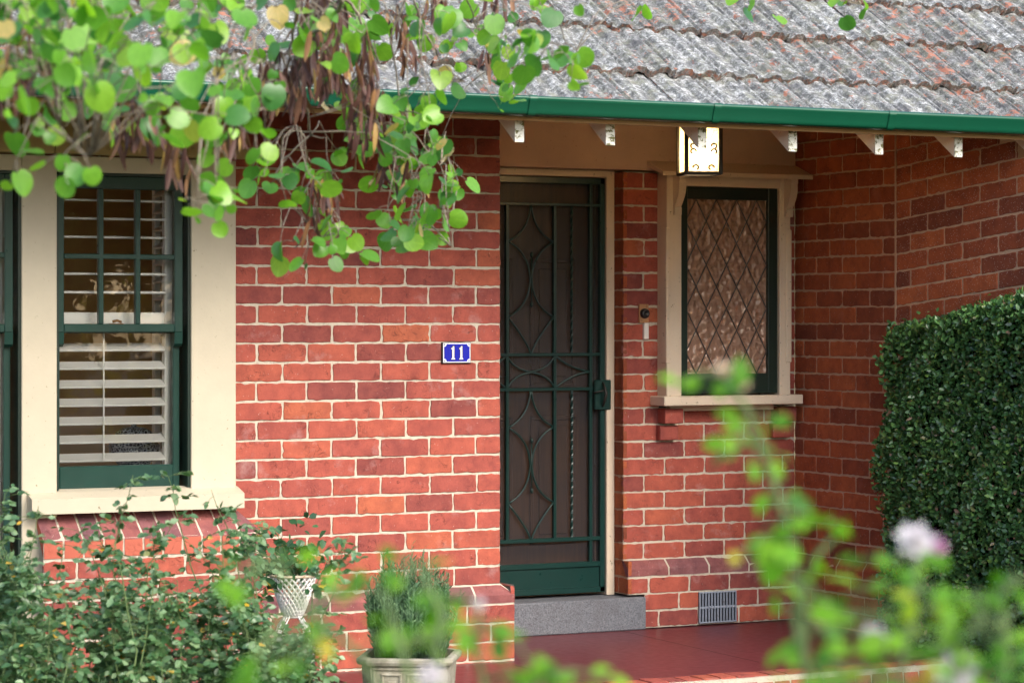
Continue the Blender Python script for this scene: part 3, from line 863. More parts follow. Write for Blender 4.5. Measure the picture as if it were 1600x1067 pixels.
def arc(a, b, ctr, n=10):
    """concave quarter: quadratic bend from a to b pulled to ctr"""
    return [((1 - t) ** 2 * a[0] + 2 * t * (1 - t) * ctr[0] + t * t * b[0], (1 - t) ** 2 * a[1] + 2 * t * (1 - t) * ctr[1] + t * t * b[1]) for t in [i / n for i in range(n + 1)]]
def star(ztop, zbot):
    zq = [ztop + (zbot - ztop) * f for f in (0, .25, .5, .75, 1.0)]
    for sx, xx in ((1, xr - .006), (-1, xl + .006)):
        k_ = .010 * sx
        curve(arc((cx + .002 * sx, zq[0]), (xx, zq[1]), (cx + k_, zq[1] + (zq[0] - zq[1]) * .28)))
        a1 = arc((xx, zq[1]), (cx + .004 * sx, zq[2]), (cx + k_ * 1.2, zq[1] - (zq[1] - zq[2]) * .28))
        a2 = arc((cx + .004 * sx, zq[2]), (xx, zq[3]), (cx + k_ * 1.2, zq[2] - (zq[2] - zq[3]) * .72))
        curve(a1 + a2[1:])
        curve(arc((xx, zq[3]), (cx + .002 * sx, zq[4]), (cx + k_, zq[3] - (zq[3] - zq[4]) * .72)))
    h_ = abs(zq[4] - zq[0])
    mb.tube([(cx, SDD - .012, zq[2] + h_ * .165), (cx, SDD - .012, zq[2] - h_ * .165)], .0035, 0, 6)
    for sg in (1, -1):
        c = Vector((cx, SDD - .012, zq[2] + sg * h_ * .165))
        mb.tube([c + Vector((0, 0, -.016)), c + Vector((0, 0, -.006)), c + Vector((0, 0, .004)), c + Vector((0, 0, .014))], [.003, .009, .008, .002], 0, 8)
star(zt_, zm1); star(zm2, zl)
zc_ = (zm1 + zm2) / 2
for (xa, xb2) in ((xl, xr),):
    m_ = (xa + xb2) / 2
    curve(arc((xa, zm1 - .004), (m_, zc_ + .002), (xa + .035, zc_ + .012)) + arc((m_, zc_ + .002), (xb2, zm1 - .004), (xb2 - .035, zc_ + .012))[1:])
    curve(arc((xa, zm2 + .004), (m_, zc_ - .002), (xa + .035, zc_ - .012)) + arc((m_, zc_ - .002), (xb2, zm2 + .004), (xb2 - .035, zc_ - .012))[1:])
for sx, xa, xb2 in ((1, xr, xb_), (-1, xl, xlb)):
    for zz, s2 in ((zm1 - .004, 1), (zm2 + .004, -1)):
        curve(arc((xa, zz), (xb2, zc_), (xa + (xb2 - xa) * .45, zc_ + s2 * .012)))
sdoor = mb.build('screen_door', M_GRILLE, house)
for xx in (xt, 2 * cx - xt):
    mt_ = MB()
    for za, zb_ in ((zl, zm2), (zm1, zt_)):
        n = 70; vs = []
        for i in range(n + 1):
            z = za + (zb_ - za) * i / n; an = i * .42
            for j in range(4):
                a = an + j * math.pi / 2
                vs.append((xx + .0075 * math.cos(a), SDD - .002 + .0075 * math.sin(a), z))
        mt_.add(vs, [(i * 4 + j, i * 4 + (j + 1) % 4, i * 4 + 4 + (j + 1) % 4, i * 4 + 4 + j) for i in range(n) for j in range(4)], 0, False)
    mt_.build('twisted_bar', M_GRILLE, sdoor)
mb = MB(); mb.box((x0 + .02, SDD - .003, zb0 + .02), (x1 - .02, SDD + .004, zk - .01), 0)
mb.build('kick_panel', M_GRILLE, sdoor)
mb = MB(); mb.quad((x0 + .01, SDD + .014, zk), (x1 - .01, SDD + .014, zk), (x1 - .01, SDD + .014, zd1 - .01), (x0 + .01, SDD + .014, zd1 - .01))
mb.build('fly_wire', M_SCREEN, sdoor)
mb = MB()
lx0, lx1 = PX(925), PX(950.5); lz0, lz1 = PZ(641), PZ(594)
mb.box((lx0, SDD - .032, lz0), (lx1, SDD - .012, lz1), 0, .004)
lock = mb.build('lock_case', M_GRILLE, sdoor)
mb = MB()
lx = (lx0 + lx1) / 2 - .004
hp = [(lx, SDD - .034, lz1 - .012), (lx + .002, SDD - .05, lz1 - .035), (lx + .003, SDD - .066, lz1 - .07), (lx, SDD - .06, lz1 - .095), (lx - .001, SDD - .04, lz0 + .018)]
mb.tube(hp, [.005, .006, .008, .007, .005], 0, 8)
mb.tube([(lx + .004, SDD - .05, lz1 - .05), (lx - .02, SDD - .06, lz1 - .056), (lx - .05, SDD - .05, lz1 - .062), (lx - .055, SDD - .035, lz1 - .066)], [.004, .0045, .004, .005], 0, 8)
mb.build('handle', M_IRON, lock)
# timber door behind
TD = SDD + .10
mb = MB()
mb.box((ud0 + .002, TD, zd0), (ud1 - .002, TD + .04, zd1), 0)
def tpanel(xa, xb, za, zb_):
    for (a, b, c, d) in ((xa, xb, za, za + .02), (xa, xb, zb_ - .02, zb_), (xa, xa + .02, za, zb_), (xb - .02, xb, za, zb_)):
        mb.box((a, TD - .012, c), (b, TD - .002, d), 0, .003)
    mb.box((xa + .05, TD - .012, za + .05), (xb - .05, TD - .002, zb_ - .05), 0, .006)
tm = (ud0 + ud1) / 2
tpanel(ud0 + .12, tm - .05, 1.35, 2.0); tpanel(tm + .05, ud1 - .12, 1.35, 2.0)
tpanel(ud0 + .12, tm - .05, .55, 1.2); tpanel(tm + .05, ud1 - .12, .55, 1.2)
mb.build('timber_door', M_WOOD, house)

# ------------------------------------------------------------------ leadlight window beside the door
FW = 11.695
bx0, bx1 = 6.789, 7.533
bz0, bz1 = 1.30, 2.44
win = thing  # (parts go to the house)
mb = MB()
jw = .092
gz = at_d(1130, 616, FW).z
sx0 = at_d(1062, 450, FW + .02).x; sx1 = at_d(1215, 450, FW + .02).x
szt = at_d(1140, 293, FW + .02).z
mb.box((bx0, FW, bz0), (sx0, DB + .10, bz1), 0, .003)
mb.box((sx1, FW, bz0), (bx1, DB + .10, bz1), 0, .003)
mb.box((sx0, FW, szt), (sx1, DB + .10, bz1), 0, .003)
# raised stop-chamfered fillets on the jambs
mb.box((bx0 - .006, FW - .006, 1.47), (bx0 + .018, FW + .05, 2.16), 0, .004)
mb.box((bx1 - .03, FW - .008, 1.47), (bx1 + .004, FW + .03, 2.16), 0, .004)
wfr = mb.build('window', M_PEACH, house)
mb = MB()
sl0 = at_d(1016, 625, DB).x
SF = 11.645
zs_t, zs_b = at_d(1038.5, 619.5, SF).z, at_d(1038.5, 634.5, SF).z
mb.box((sl0, SF, zs_b), (UC - .04, DB + .01, zs_t), 0, .004)
mb.box((sl0 + .09, DB - .05, zs_b - .03), (UC - .16, DB - .004, zs_b - .001), 0, .003)
mb.build('sill', M_PEACH, wfr)
mb = MB()
hx0, hx1 = 6.719, UC - .004
mb.poly([(hx0, DB - .013, 2.50), (hx0, DB - .013, 2.476), (hx0, 11.61, 2.418), (hx0, 11.61, 2.440)], (hx1 - hx0, 0, 0))
mb.build('hood', M_PEACH, wfr)
for xa, xb2 in ((bx0 + .035, bx0 + .075), (bx1 - .04, bx1 + .001)):
    mb = MB()
    pr = [(FW, 2.435), (FW - .07, 2.435), (FW - .072, 2.40)]
    for i in range(9):
        t = i / 8
        pr.append((FW - .066 + .05 * (t ** 1.3) - .012 * math.sin(t * math.pi), 2.39 - .125 * t))
    pr += [(FW - .022, 2.262), (FW - .022, 2.225), (FW, 2.225)]
    mb.poly([(xa, y, z) for y, z in pr], (xb2 - xa, 0, 0)); mb.build('bracket', M_PEACH, wfr)
# sash
mb = MB()
gx0, gx1 = at_d(1072, 450, FW + .035).x, at_d(1198, 450, FW + .035).x
gz0, gz1 = at_d(1135, 583.5, FW + .035).z, at_d(1135, 312.5, FW + .035).z
mb.box((sx0 + .001, FW + .018, bz0 + .012), (gx0, FW + .055, szt - .001), 0, .003)
mb.box((gx1, FW + .018, bz0 + .012), (sx1 - .001, FW + .055, szt - .001), 0, .003)
mb.box((gx0, FW + .018, gz1), (gx1, FW + .055, szt - .001), 0, .003)
mb.box((gx0, FW + .018, bz0 + .012), (gx1, FW + .055, gz0), 0, .003)
mb.build('sash', M_GREENDARK, wfr)
mb = MB(); gy = FW + .042
mb.quad((gx0, gy, gz0), (gx1, gy, gz0), (gx1, gy, gz1), (gx0, gy, gz1)); mb.build('pane', M_HAMMER, wfr)
mb = MB(); nc, nrw = 4, 4
cw, ch = (gx1 - gx0) / nc, (gz1 - gz0) / nrw
def clip_line(p, q):
    pts = []
    (xa, za), (xb, zb_) = p, q
    t0, t1 = 0., 1.
    for a, d_, lo, hi in ((xa, xb - xa, gx0, gx1), (za, zb_ - za, gz0, gz1)):
        ta, tb = (lo - a) / d_, (hi - a) / d_
        if ta > tb: ta, tb = tb, ta
        t0, t1 = max(t0, ta), min(t1, tb)
    if t1 - t0 < 1e-4: return
    f = lambda t: Vector((xa + (xb - xa) * t, gy - .004, za + (zb_ - za) * t))
    a, b = f(t0), f(t1); X = (b - a).normalized()
    mb.obox((a + b) / 2, X, Vector((0, 1, 0)), X.cross(Vector((0, 1, 0))), ((b - a).length / 2, .004, .0017), 0, .0008)
for i in range(-8, 14):
    xt0 = gx0 + (i + .5) * cw
    clip_line((xt0, gz1), (xt0 + cw * nrw, gz0)); clip_line((xt0, gz1), (xt0 - cw * nrw, gz0))
mb.build('lead_came', M_LEAD, wfr)
# the hall behind the glass
mb = MB()
mb.box((6.66, 12.75, .9), (9, 12.8, 2.9), 0)
mb.box((7.05, 12.25, 1.2), (7.35, 12.33, 2.12), 1, .02)
mb.box((7.62, 12.1, 1.0), (7.68, 12.16, 2.6), 1, .01)
mb.box((7.62, DB + .15, .9), (7.64, 12.75, 2.9), 0)
mb.box((6.66, DB + .15, 2.7), (9, 12.75, 2.75), 0)
mb.build('hall_wall', [M_INNERPALE, M_IRON], house)

# vent
mb = MB()
vx0, vx1 = at_d(1091, 945, DB - PP).x, at_d(1149, 945, DB - PP).x
vz0, vz1 = at_d(1120, 972, DB - PP).z, at_d(1120, 923, DB - PP).z
yv = DB - PP - .012
mb.box((vx0, yv + .0105, vz0), (vx1, yv + .011, vz1), 1)
fw = .008
mb.box((vx0, yv, vz0), (vx1, yv + .01, vz0 + fw), 0, .002); mb.box((vx0, yv, vz1 - fw), (vx1, yv + .01, vz1), 0, .002)
zmid = (vz0 + vz1) / 2; mb.box((vx0, yv, zmid - .006), (vx1, yv + .01, zmid + .006), 0, .002)
for i in range(13):
    x = vx0 + (vx1 - vx0 - .007) * i / 12
    mb.box((x, yv - .0012, vz0 + .002), (x + .0075, yv + .009, vz1 - .002), 0, .0015)
mb.build('air_vent', [M_GREY, M_HOLE], house)

# ------------------------------------------------------------------ the two sash windows at left
def sash_window(x0, x1, z0, z1, zmeet, first):
    FD = DA - .045
    mb = MB()
    # green lining round the opening
    for (a, b, c, d) in ((x0, x0 + .012, z0, z1), (x1 - .012, x1, z0, z1), (x0, x1, z1 - .012, z1)):
        mb.box((a, FD + .012, c), (b, DA + .16, d), 0)
    wdw = mb.build('window', M_GREENDARK, house)
    def sash(y, za, zb_, top, bot, side, name):
        m2 = MB(); a, b = x0 + .004, x1 - .028
        m2.box((a, y, za), (a + side, y + .038, zb_), 0, .003); m2.box((b - side, y, za), (b, y + .038, zb_), 0, .003)
        m2.box((a + side, y + .001, zb_ - top), (b - side, y + .037, zb_), 0, .003); m2.box((a + side, y + .001, za), (b - side, y + .037, za + bot), 0, .003)
        return m2, a + side, b - side, za + bot, zb_ - top
    m2, a, b, c, d = sash(FD + .03, zmeet, z1 - .012, .055, .035, .037, 'u')
    for f in (1 / 3, 2 / 3):
        xx = a + (b - a) * f; m2.box((xx - .011, FD + .033, c), (xx + .011, FD + .062, d), 0, .003)
    zz = (c + d) / 2; m2.box((a, FD + .0325, zz - .011), (b, FD + .0615, zz + .011), 0, .003)
    for xx in (x0 + .004, x1 - .028 - .037):      # horns
        m2.poly([(xx, FD + .031, zmeet), (xx, FD + .066, zmeet), (xx, FD + .062, zmeet - .03), (xx, FD + .05, zmeet - .062), (xx, FD + .036, zmeet - .05)], (.037, 0, 0))
    us = m2.build('upper_sash', M_GREEN, wdw)
    g = MB(); g.quad((a, FD + .05, c), (b, FD + .05, c), (b, FD + .05, d), (a, FD + .05, d)); g.build('pane', M_GLASS, wdw)
    m2, a, b, c, d = sash(FD + .072, z0, zmeet + .03, .035, .098, .03, 'l')
    m2.build('lower_sash', M_GREEN, wdw)
    g = MB(); g.quad((a, FD + .09, c), (b, FD + .09, c), (b, FD + .09, d), (a, FD + .09, d)); g.build('pane', M_GLASS, wdw)
    lt = MB(); xx = (x0 + x1) / 2 - .01; lt.box((xx - .03, FD + .075, zmeet + .031), (xx + .03, FD + .1, zmeet + .038), 0, .002)
    lt.tube([(xx - .02, FD + .08, zmeet + .045), (xx, FD + .075, zmeet + .05), (xx + .02, FD + .085, zmeet + .044)], .006, 0, 6)
    lt.build('latch', M_BRASS, wdw)
    # plantation shutter behind the glass
    sh = MB(); ys = DA + .108
    sh.box((x0 - .02, ys - .02, z0 + .02), (x0 + .03, ys + .02, z1), 0, .003); sh.box((x1 - .075, ys - .02, z0 + .02), (x1 - .035, ys + .02, z1), 0, .003)
    sh.box((x0 + .03, ys - .02, z0 + .01), (x1 - .075, ys + .02, z0 + .085), 0, .003)
    zr = zmeet + .035; sh.box((x0 + .03, ys - .018, zr), (x1 - .075, ys + .018, zr + .05), 0, .003)
    z = z0 + .085 + .045
    while z < z1 - .03:
        ta_ = .42 if z < zr else .05
        if not (zr - .03 < z < zr + .07):
            sh.obox(((x0 + x1) / 2 - .02, ys, z), Vector((1, 0, 0)), Vector((0, math.cos(ta_), math.sin(ta_))), Vector((0, -math.sin(ta_), math.cos(ta_))), ((x1 - x0 - .105) / 2, .036, .0048), 0, .003)
        z += .0795
    sh.box((x0 + .237, ys - .052, z0 + .12), (x0 + .243, ys - .046, zr - .03), 0)
    sh.build('shutter', M_SLAT, wdw)
    return wdw
zt1 = at_d(190, 271, DA - .04).z; zb1 = at_d(190, 764, DA - .04).z; zmt = at_d(190, 519, DA - .04).z
wa, wb = at_d(89, 500, DA - .045).x, at_d(299, 500, DA - .045).x
w1 = sash_window(wa, wb, zb1, zt1, zmt, True)
wl1 = at_d(34, 500, DA - .045).x
w2 = sash_window(wl1 - (wb - wa), wl1, .25, zt1, zmt, False)
# cream frame: jambs, mullion, head
mb = MB(); FD = DA - .045
hz = zt1 + .067
mb.box((wb, FD, zb1 - .02), (4.165, DA + .1, hz), 0, .003)
mb.box((wl1, FD, .1), (wa, DA + .1, hz), 0, .003)
mb.box((wl1 - 1.0, FD, zt1), (wl1, DA + .1, hz + .001), 0, .003)
mb.box((wa, FD - .0015, zt1), (wb, DA + .1, hz + .001), 0, .003)
mb.build('window_surround', M_CREAM, house)
mb = MB()
swx0 = at_d(50, 780, DA - .12).x; swx1 = at_d(382, 775, DA - .12).x
mb.poly([(swx0, DA - .12, zb1 - .028), (swx0, DA - .12, zb1 - .092), (swx0, DA + .02, zb1 - .092), (swx0, DA + .02, zb1 + .004), (swx0, DA - .04, zb1 - .004)], (swx1 - swx0, 0, 0))
mb.build('window_sill', M_CREAM, house)
# ochre boards over the windows
bx = 1.6; bu1 = at_d(388, 220, DA - .09).x
k = 0; xx = bu1
mb = MB()
bzb = at_d(388, 249, DA - .09).z
while xx > 1.6:
    mb.box((xx - .143, DA - .09 + random.gauss(0, .001), bzb + random.gauss(0, .0008)), (xx - .002, DA - .02, 3.1), 0, .004)
    xx -= .145
mb.build('board_cladding', M_BOARD, house)
# room behind: floor, walls, curtain, second shutter
mb = MB()
mb.box((1.2, 14.3, 0), (5.45, 14.4, 3.0), 0)
mb.box((1.2, DA + .3, 0), (1.25, 14.3, 3.0), 0)
mb.box((1.2, DA + .3, 2.95), (5.45, 14.3, 3.0), 0)
mb.box((1.2, DA + .2, .02), (5.45, 14.3, .06), 2)
mb.box((4.75, DA + .3, 0), (4.8, 14.3, 3.0), 1)
mb.build('interior_wall', [M_INNER, M_INNERPALE, M_INFLOOR], house)
mb = MB()
for i in range(9):
    y = 11.75 + .04 * i
    mb.tube([(4.25 + .02 * (i % 2), y, .3), (4.25 + .02 * (i % 2), y, 2.5)], .03, 0, 8)
mb.build('curtain', M_CURTAIN, house)
mb = MB()
for y in (11.25, 11.72): mb.box((4.06, y - .02, .9), (4.09, y + .02, 2.4), 0, .003)
z = 1.0
while z < 2.35:
    mb.obox((4.075, 11.485, z), Vector((0, 1, 0)), Vector((math.cos(.5), 0, math.sin(.5))), Vector((-math.sin(.5), 0, math.cos(.5))), (.215, .032, .005), 0, .003); z += .0795
mb.build('folded_shutter', M_SLAT, house)

# ------------------------------------------------------------------ lidded dish standing behind the glass
c = at_d(209, 715, DA + .32)
dz = 1.095
stand = thing('lidded_dish', 'blue patterned lidded china dish behind the white shutter slats', 'dish', (c.x, c.y, dz - .06))
mb = MB(); R0 = .11
mb.lathe((c.x, c.y, dz - .06), [(0.0, 0), (R0 * .6, 0), (R0 * .62, .01), (R0, .06), (R0 * 1.02, .085), (R0 * .98, .09)], 0)
mb.build('bowl', M_DISH, stand)
mb = MB()
mb.lathe((c.x, c.y, dz + .03), [(R0 * 1.04, 0), (R0 * 1.05, .008), (R0 * .95, .02), (R0 * .7, .07), (R0 * .45, .085), (R0 * .12, .09), (R0 * .1, .10), (R0 * .16, .115), (R0 * .12, .13), (0.001, .135)], 0)
mb.build('lid', M_DISH, stand)
mb = MB(); mb.box((3.2, 11.18, dz - .1), (4.02, 11.5, dz - .062), 0, .004)
mb.build('window_shelf', M_WHITE, house)

# ------------------------------------------------------------------ house number
p0, p1 = at_d(691, 534.5, DA - .012), at_d(736, 567.5, DA - .012)
nx0, nx1, nz0, nz1 = p0.x, p1.x, p1.z, p0.z
num = thing('house_number', 'small blue enamel plate with the number 11 on the front wall', 'house number', (nx0, DA - .01, nz0))
y = DA - .006
mb = MB(); mb.box((nx0, y - .006, nz0), (nx1, y + .008, nz1), 0, .002); mb.build('plate', M_BLACK, num)
def notch(x0, x1, z0, z1, r, n=6):
    pts = []
    for cx_, cz_, a0 in ((x1, z0, math.pi), (x1, z1, -math.pi / 2), (x0, z1, 0), (x0, z0, math.pi / 2)):
        # concave quarter circles
        for i in range(n + 1):
            a = a0 - math.pi / 2 * i / n
            pts.append((cx_ + r * math.cos(a), cz_ + r * math.sin(a)))
    return pts
def flat(mb, pts, y, m=0, t=.0012): mb.poly([(x, y, z) for x, z in pts], (0, -t, 0), m)
mb = MB(); b_ = .004
flat(mb, [(nx0 + b_, nz0 + b_), (nx1 - b_, nz0 + b_), (nx1 - b_, nz1 - b_), (nx0 + b_, nz1 - b_)], y - .0065, 0)
mb.build('border', M_SIGNWHITE, num)
mb = MB()
flat(mb, notch(nx0 + .0085, nx1 - .0085, nz0 + .0085, nz1 - .0085, .013), y - .008, 0)
mb.build('field', M_BLUE, num)
for px_, pz_ in ((nx0 + .011, nz0 + .011), (nx1 - .011, nz0 + .011), (nx0 + .011, nz1 - .011), (nx1 - .011, nz1 - .011)):
    mb = MB(); mb.lathe((0, 0, 0), [(.0005, .003), (.003, .0025), (.004, 0)], 0, 10)
    mb.v = [(px_ + a, y - .0085 - c_, pz_ + b2) for a, b2, c_ in mb.v]; mb.build('screw', M_GREY, num)
dh = (nz1 - nz0) * .62; zc0 = (nz0 + nz1) / 2 - dh / 2
one = [(-.19, 0), (.19, 0), (.19, .07), (.10, .10), (.10, 1.0), (-.02, 1.0), (-.06, .90), (-.20, .84), (-.20, .77), (-.09, .77), (-.09, .10), (-.19, .07)]
W_ = nx1 - nx0
for fx in (.365, .645):
    ox = nx0 + W_ * fx
    mb = MB()
    big = [(x * dh * .82, z * dh) for x, z in one]
    cx_, cz_ = 0, dh / 2
    flat(mb, [(ox + x * 1.16 + (.0022 if x > 0 else -.0022), zc0 + cz_ + (z - cz_) * 1.09) for x, z in big], y - .0095, 1, .0006)
    flat(mb, [(ox + x, zc0 + z) for x, z in big], y - .0103, 0, .0008)
    mb.build('digit', [M_SIGNWHITE, M_BLACK], num)

# ------------------------------------------------------------------ doorbell
bc = at_d(1005, 490, DB)
bell = thing('doorbell', 'brass doorbell plate with black button and white tag on the brick pier', 'doorbell', tuple(bc))
mb = MB(); mb.box((bc.x - .028, DB - .012, bc.z - .048), (bc.x + .026, DB + .004, bc.z + .048), 0, .002); mb.build('plate', M_BRASS, bell)
mb = MB(); mb.lathe((0, 0, 0), [(.026, 0), (.026, .01), (.02, .02), (.012, .022), (.010, .017), (.002, .017)], 0, 20)
mb.v = [(bc.x + a, DB - .012 - c_, bc.z + b2 + .001) for a, b2, c_ in mb.v]; mb.build('button', M_BLACK, bell)
mb = MB(); tc = at_d(1008, 517, DB); mb.box((tc.x - .014, DB - .016, tc.z - .042), (tc.x + .014, DB + .003, tc.z + .042), 0, .003); mb.build('tag', M_WHITE, bell)

# ------------------------------------------------------------------ lantern
LY = 12.55
lb = at_Y(1093, 274, LY); LW = .082; LH = .36
lan = thing('lantern', 'lit black iron box lantern with scrolls hanging under the porch eave', 'lantern', tuple(lb))
ang = -TH + math.radians(9)                  # turned so that its front faces the path
lx_ = Vector((math.cos(ang), math.sin(ang), 0)); ly_ = Vector((-math.sin(ang), math.cos(ang), 0)); lz_ = Vector((0, 0, 1))
Q = lambda a, b, z: lb + lx_ * a + ly_ * b + lz_ * z
mb = MB()
for a in (-1, 1):
    for b in (-1, 1):
        mb.obox(Q(a * LW, b * LW, LH / 2), lx_, ly_, lz_, (.0095, .0095, LH / 2), 0, .002)
for z in (0.006, LH):
    for a in (-1, 1):
        mb.obox(Q(a * LW, 0, z), lx_, ly_, lz_, (.006, LW, .008), 0, .002); mb.obox(Q(0, a * LW, z), lx_, ly_, lz_, (LW, .006, .008), 0, .002)
r_ = [(LW * 1.25, LH), (LW * 1.2, LH + .02), (.03, LH + .09), (.012, LH + .12)]
mb.lathe(lb, r_, 0, 4, False)
mb.tube([Q(0, 0, LH + .1), Q(0, 0, LH + .55)], .004, 0, 6)
def scroll(side, a0, z0, sgn, face):
    pts = []
    for i in range(18):
        t = i / 17; an = t * 4.4; rr = .017 * (1 - .6 * t)
        pts.append((a0 + sgn * (rr * math.cos(an)), z0 + rr * math.sin(an)))
    if face == 'f': mb.tube([Q(a, -LW - .006, z) for a, z in pts], .0046, 0, 5)
    else: mb.tube([Q(LW + .006, a, z) for a, z in pts], .0046, 0, 5)
for face in ('f', 'r'):
    for z0 in (.105, .13, .24, .265):
        for sgn in (1, -1): scroll(0, -sgn * .052, z0, sgn, face)
    for a in (-.035, .035): scroll(0, a, .03, 1 if a > 0 else -1, face)
mb.build('frame', M_IRON, lan)
mb = MB()
for (a, b) in ((1, 0), (-1, 0), (0, 1), (0, -1)):
    c_ = Q(a * (LW - .002), b * (LW - .002), LH / 2)
    t_ = ly_ if a else lx_
    mb.quad(c_ - t_ * (LW - .005) - lz_ * (LH / 2 - .01), c_ + t_ * (LW - .005) - lz_ * (LH / 2 - .01), c_ + t_ * (LW - .005) + lz_ * (LH / 2 - .01), c_ - t_ * (LW - .005) + lz_ * (LH / 2 - .01))
mb.build('pane', M_LAMPGLASS, lan)
mb = MB(); mb.lathe(Q(0, 0, .05), [(.001, 0), (.02, .008), (.03, .03), (.028, .05), (.014, .085), (.013, .12)], 0, 16); mb.build('bulb', M_BULB, lan)
pl = bpy.data.lights.new('lantern_light', 'POINT'); pl.energy = 9; pl.color = (1, .70, .38); pl.shadow_soft_size = .04
plo = bpy.data.objects.new('lantern_light', pl); COL.objects.link(plo); plo.location = Q(0, 0, .10)

# ------------------------------------------------------------------ leaves
def frame_from(tip, nrm):
    t = tip.normalized(); n = nrm - t * nrm.dot(t)
    if n.length < 1e-4: n = t.orthogonal()
    n.normalize(); return t, n, t.cross(n)
ROUND = [(-.10, .20), (.02, .41), (.22, .52), (.48, .53), (.72, .43), (.89, .25), (.97, .09)]
OVAL = [(0, .02), (.15, .20), (.4, .31), (.65, .27), (.87, .12), (1.0, .01)]
def leaf(mb, base, tip, nrm, size, shape, fold=.25, droop=.2, m=0):
    t, n, s = frame_from(tip, nrm)
    vs = []
    for i, (l, w_) in enumerate(shape):
        lm = max(l, 0) if i == 0 else l
        dz = -droop * l * l * size
        c = base + t * (lm * size) + n * dz
        e = base + t * (l * size) + n * (dz + fold * w_ * size)
        vs += [e - s * (w_ * size), c, e + s * (w_ * size)]
        k0 = len(mb.v) + 3 * i
        mb.a[k0] = (l, -w_, 0); mb.a[k0 + 1] = (lm, 0, 0); mb.a[k0 + 2] = (l, w_, 0)
    fs = []
    for i in range(len(shape) - 1):
        fs += [(3 * i, 3 * i + 1, 3 * i + 4, 3 * i + 3), (3 * i + 1, 3 * i + 2, 3 * i + 5, 3 * i + 4)]
    mb.add(vs, fs, m, True)
def rvec(): 
    v = Vector((random.gauss(0, 1), random.gauss(0, 1), random.gauss(0, 1))); return v.normalized()

# ------------------------------------------------------------------ the tree hanging in from the top left
tree = thing('tree', 'round leaved tree with hanging brown seed pods in front of the roof', 'tree', tuple(at_Y(-420, 503, 7.0) - Vector((0, 0, ZC))))
tb = tree.location.copy()
mb = MB()
hub = at_Y(150, -420, 6.4 * 1.13)
trunk_pts = [tb + Vector((0, 0, -.05)), tb + Vector((.05, .02, .8)), tb + Vector((.02, .1, 1.7)), tb + Vector((.2, .2, 2.4)), hub]
mb.tube(trunk_pts, [.16, .13, .11, .09, .06], 0, 12)
mb.build('trunk', M_BARK, tree)
BR = [  # hanging limbs: picture points with distance, and thickness
    ([(150, -420), (330, -250), (480, -90), (535, 0), (525, 20), (500, 45), (485, 56), (470, 80), (466, 120), (481, 172), (487, 212)], 6.4, 7.4, 8),
    ([(480, -90), (455, -20), (470, 10), (490, 36), (505, 48)], 7.0, 7.4, 5),
    ([(480, -90), (465, 0), (460, 40), (455, 70), (447, 110), (447, 160), (460, 195), (472, 207)], 7.0, 7.3, 5),
    ([(535, 0), (550, 5), (565, 35), (575, 60), (585, 80), (592, 96)], 7.4, 7.6, 5),
    ([(500, 45), (520, 72), (530, 100), (545, 130), (570, 160), (600, 215), (640, 260), (660, 310)], 7.4, 7.8, 4),
    ([(150, -420), (20, -120), (60, 30), (120, 90), (165, 122), (185, 140), (215, 165), (240, 190), (265, 216), (300, 265), (310, 282)], 6.4, 6.6, 6),
    ([(330, -250), (560, -160), (640, -20), (655, 28), (665, 50), (685, 90), (710, 120), (726, 128)], 6.9, 7.9, 3.5),
    ([(560, -160), (720, -40), (730, 0), (745, 45), (755, 62), (780, 100)], 7.2, 8.1, 3),
    ([(560, -160), (760, -120), (840, -20), (868, 20), (880, 60), (900, 80)], 7.2, 8.1, 3.2),
    ([(760, -120), (1100, -90), (1290, -40), (1330, 0), (1345, 8)], 7.4, 8.4, 3),
    ([(20, -120), (-40, 0), (20, 70), (60, 130), (40, 200), (38, 240)], 6.0, 5.7, 3.5),
    ([(20, -120), (140, -20), (240, 20), (300, 60), (340, 120)], 6.2, 6.0, 4),
    ([(487, 212), (440, 250), (430, 280), (447, 291), (478, 348), (505, 370)], 7.4, 7.5, 2.5),
    ([(330, -250), (200, -60), (330, -10), (400, 60), (380, 130), (350, 200), (330, 300)], 6.6, 6.5, 3.5),
    ([(640, -20), (610, 60), (625, 150), (640, 200), (690, 260), (700, 330), (705, 385)], 7.5, 7.9, 3),
    ([(140, -20), (95, 60), (90, 150), (95, 200), (140, 245)], 5.8, 5.5, 3),
]
BP_ = []
mb = MB()
for pts, Ya, Yb, th in BR:
    Ya *= 1.13; Yb *= 1.13
    n = len(pts); P3 = [at_Y(x, y, Ya + (Yb - Ya) * i / (n - 1)) for i, (x, y) in enumerate(pts)]
    fine = []
    for i in range(n - 1):
        for k in range(4):
            t = k / 4
            p_ = P3[i].lerp(P3[i + 1], t) + rvec() * .004; fine.append(p_)
    fine.append(P3[-1])
    r = [th * .001 * (1.15 - .75 * i / (len(fine) - 1)) for i in range(len(fine))]
    mb.tube(fine, r, 0, 7)
    BP_ += fine
mb.build('branch', M_BARK, tree)
BPn = np.array([tuple(p) for p in BP_])
def nearest(p):
    d = np.linalg.norm(BPn - np.array(p), axis=1); i = int(np.argmin(d)); return Vector(BPn[i]), d[i]
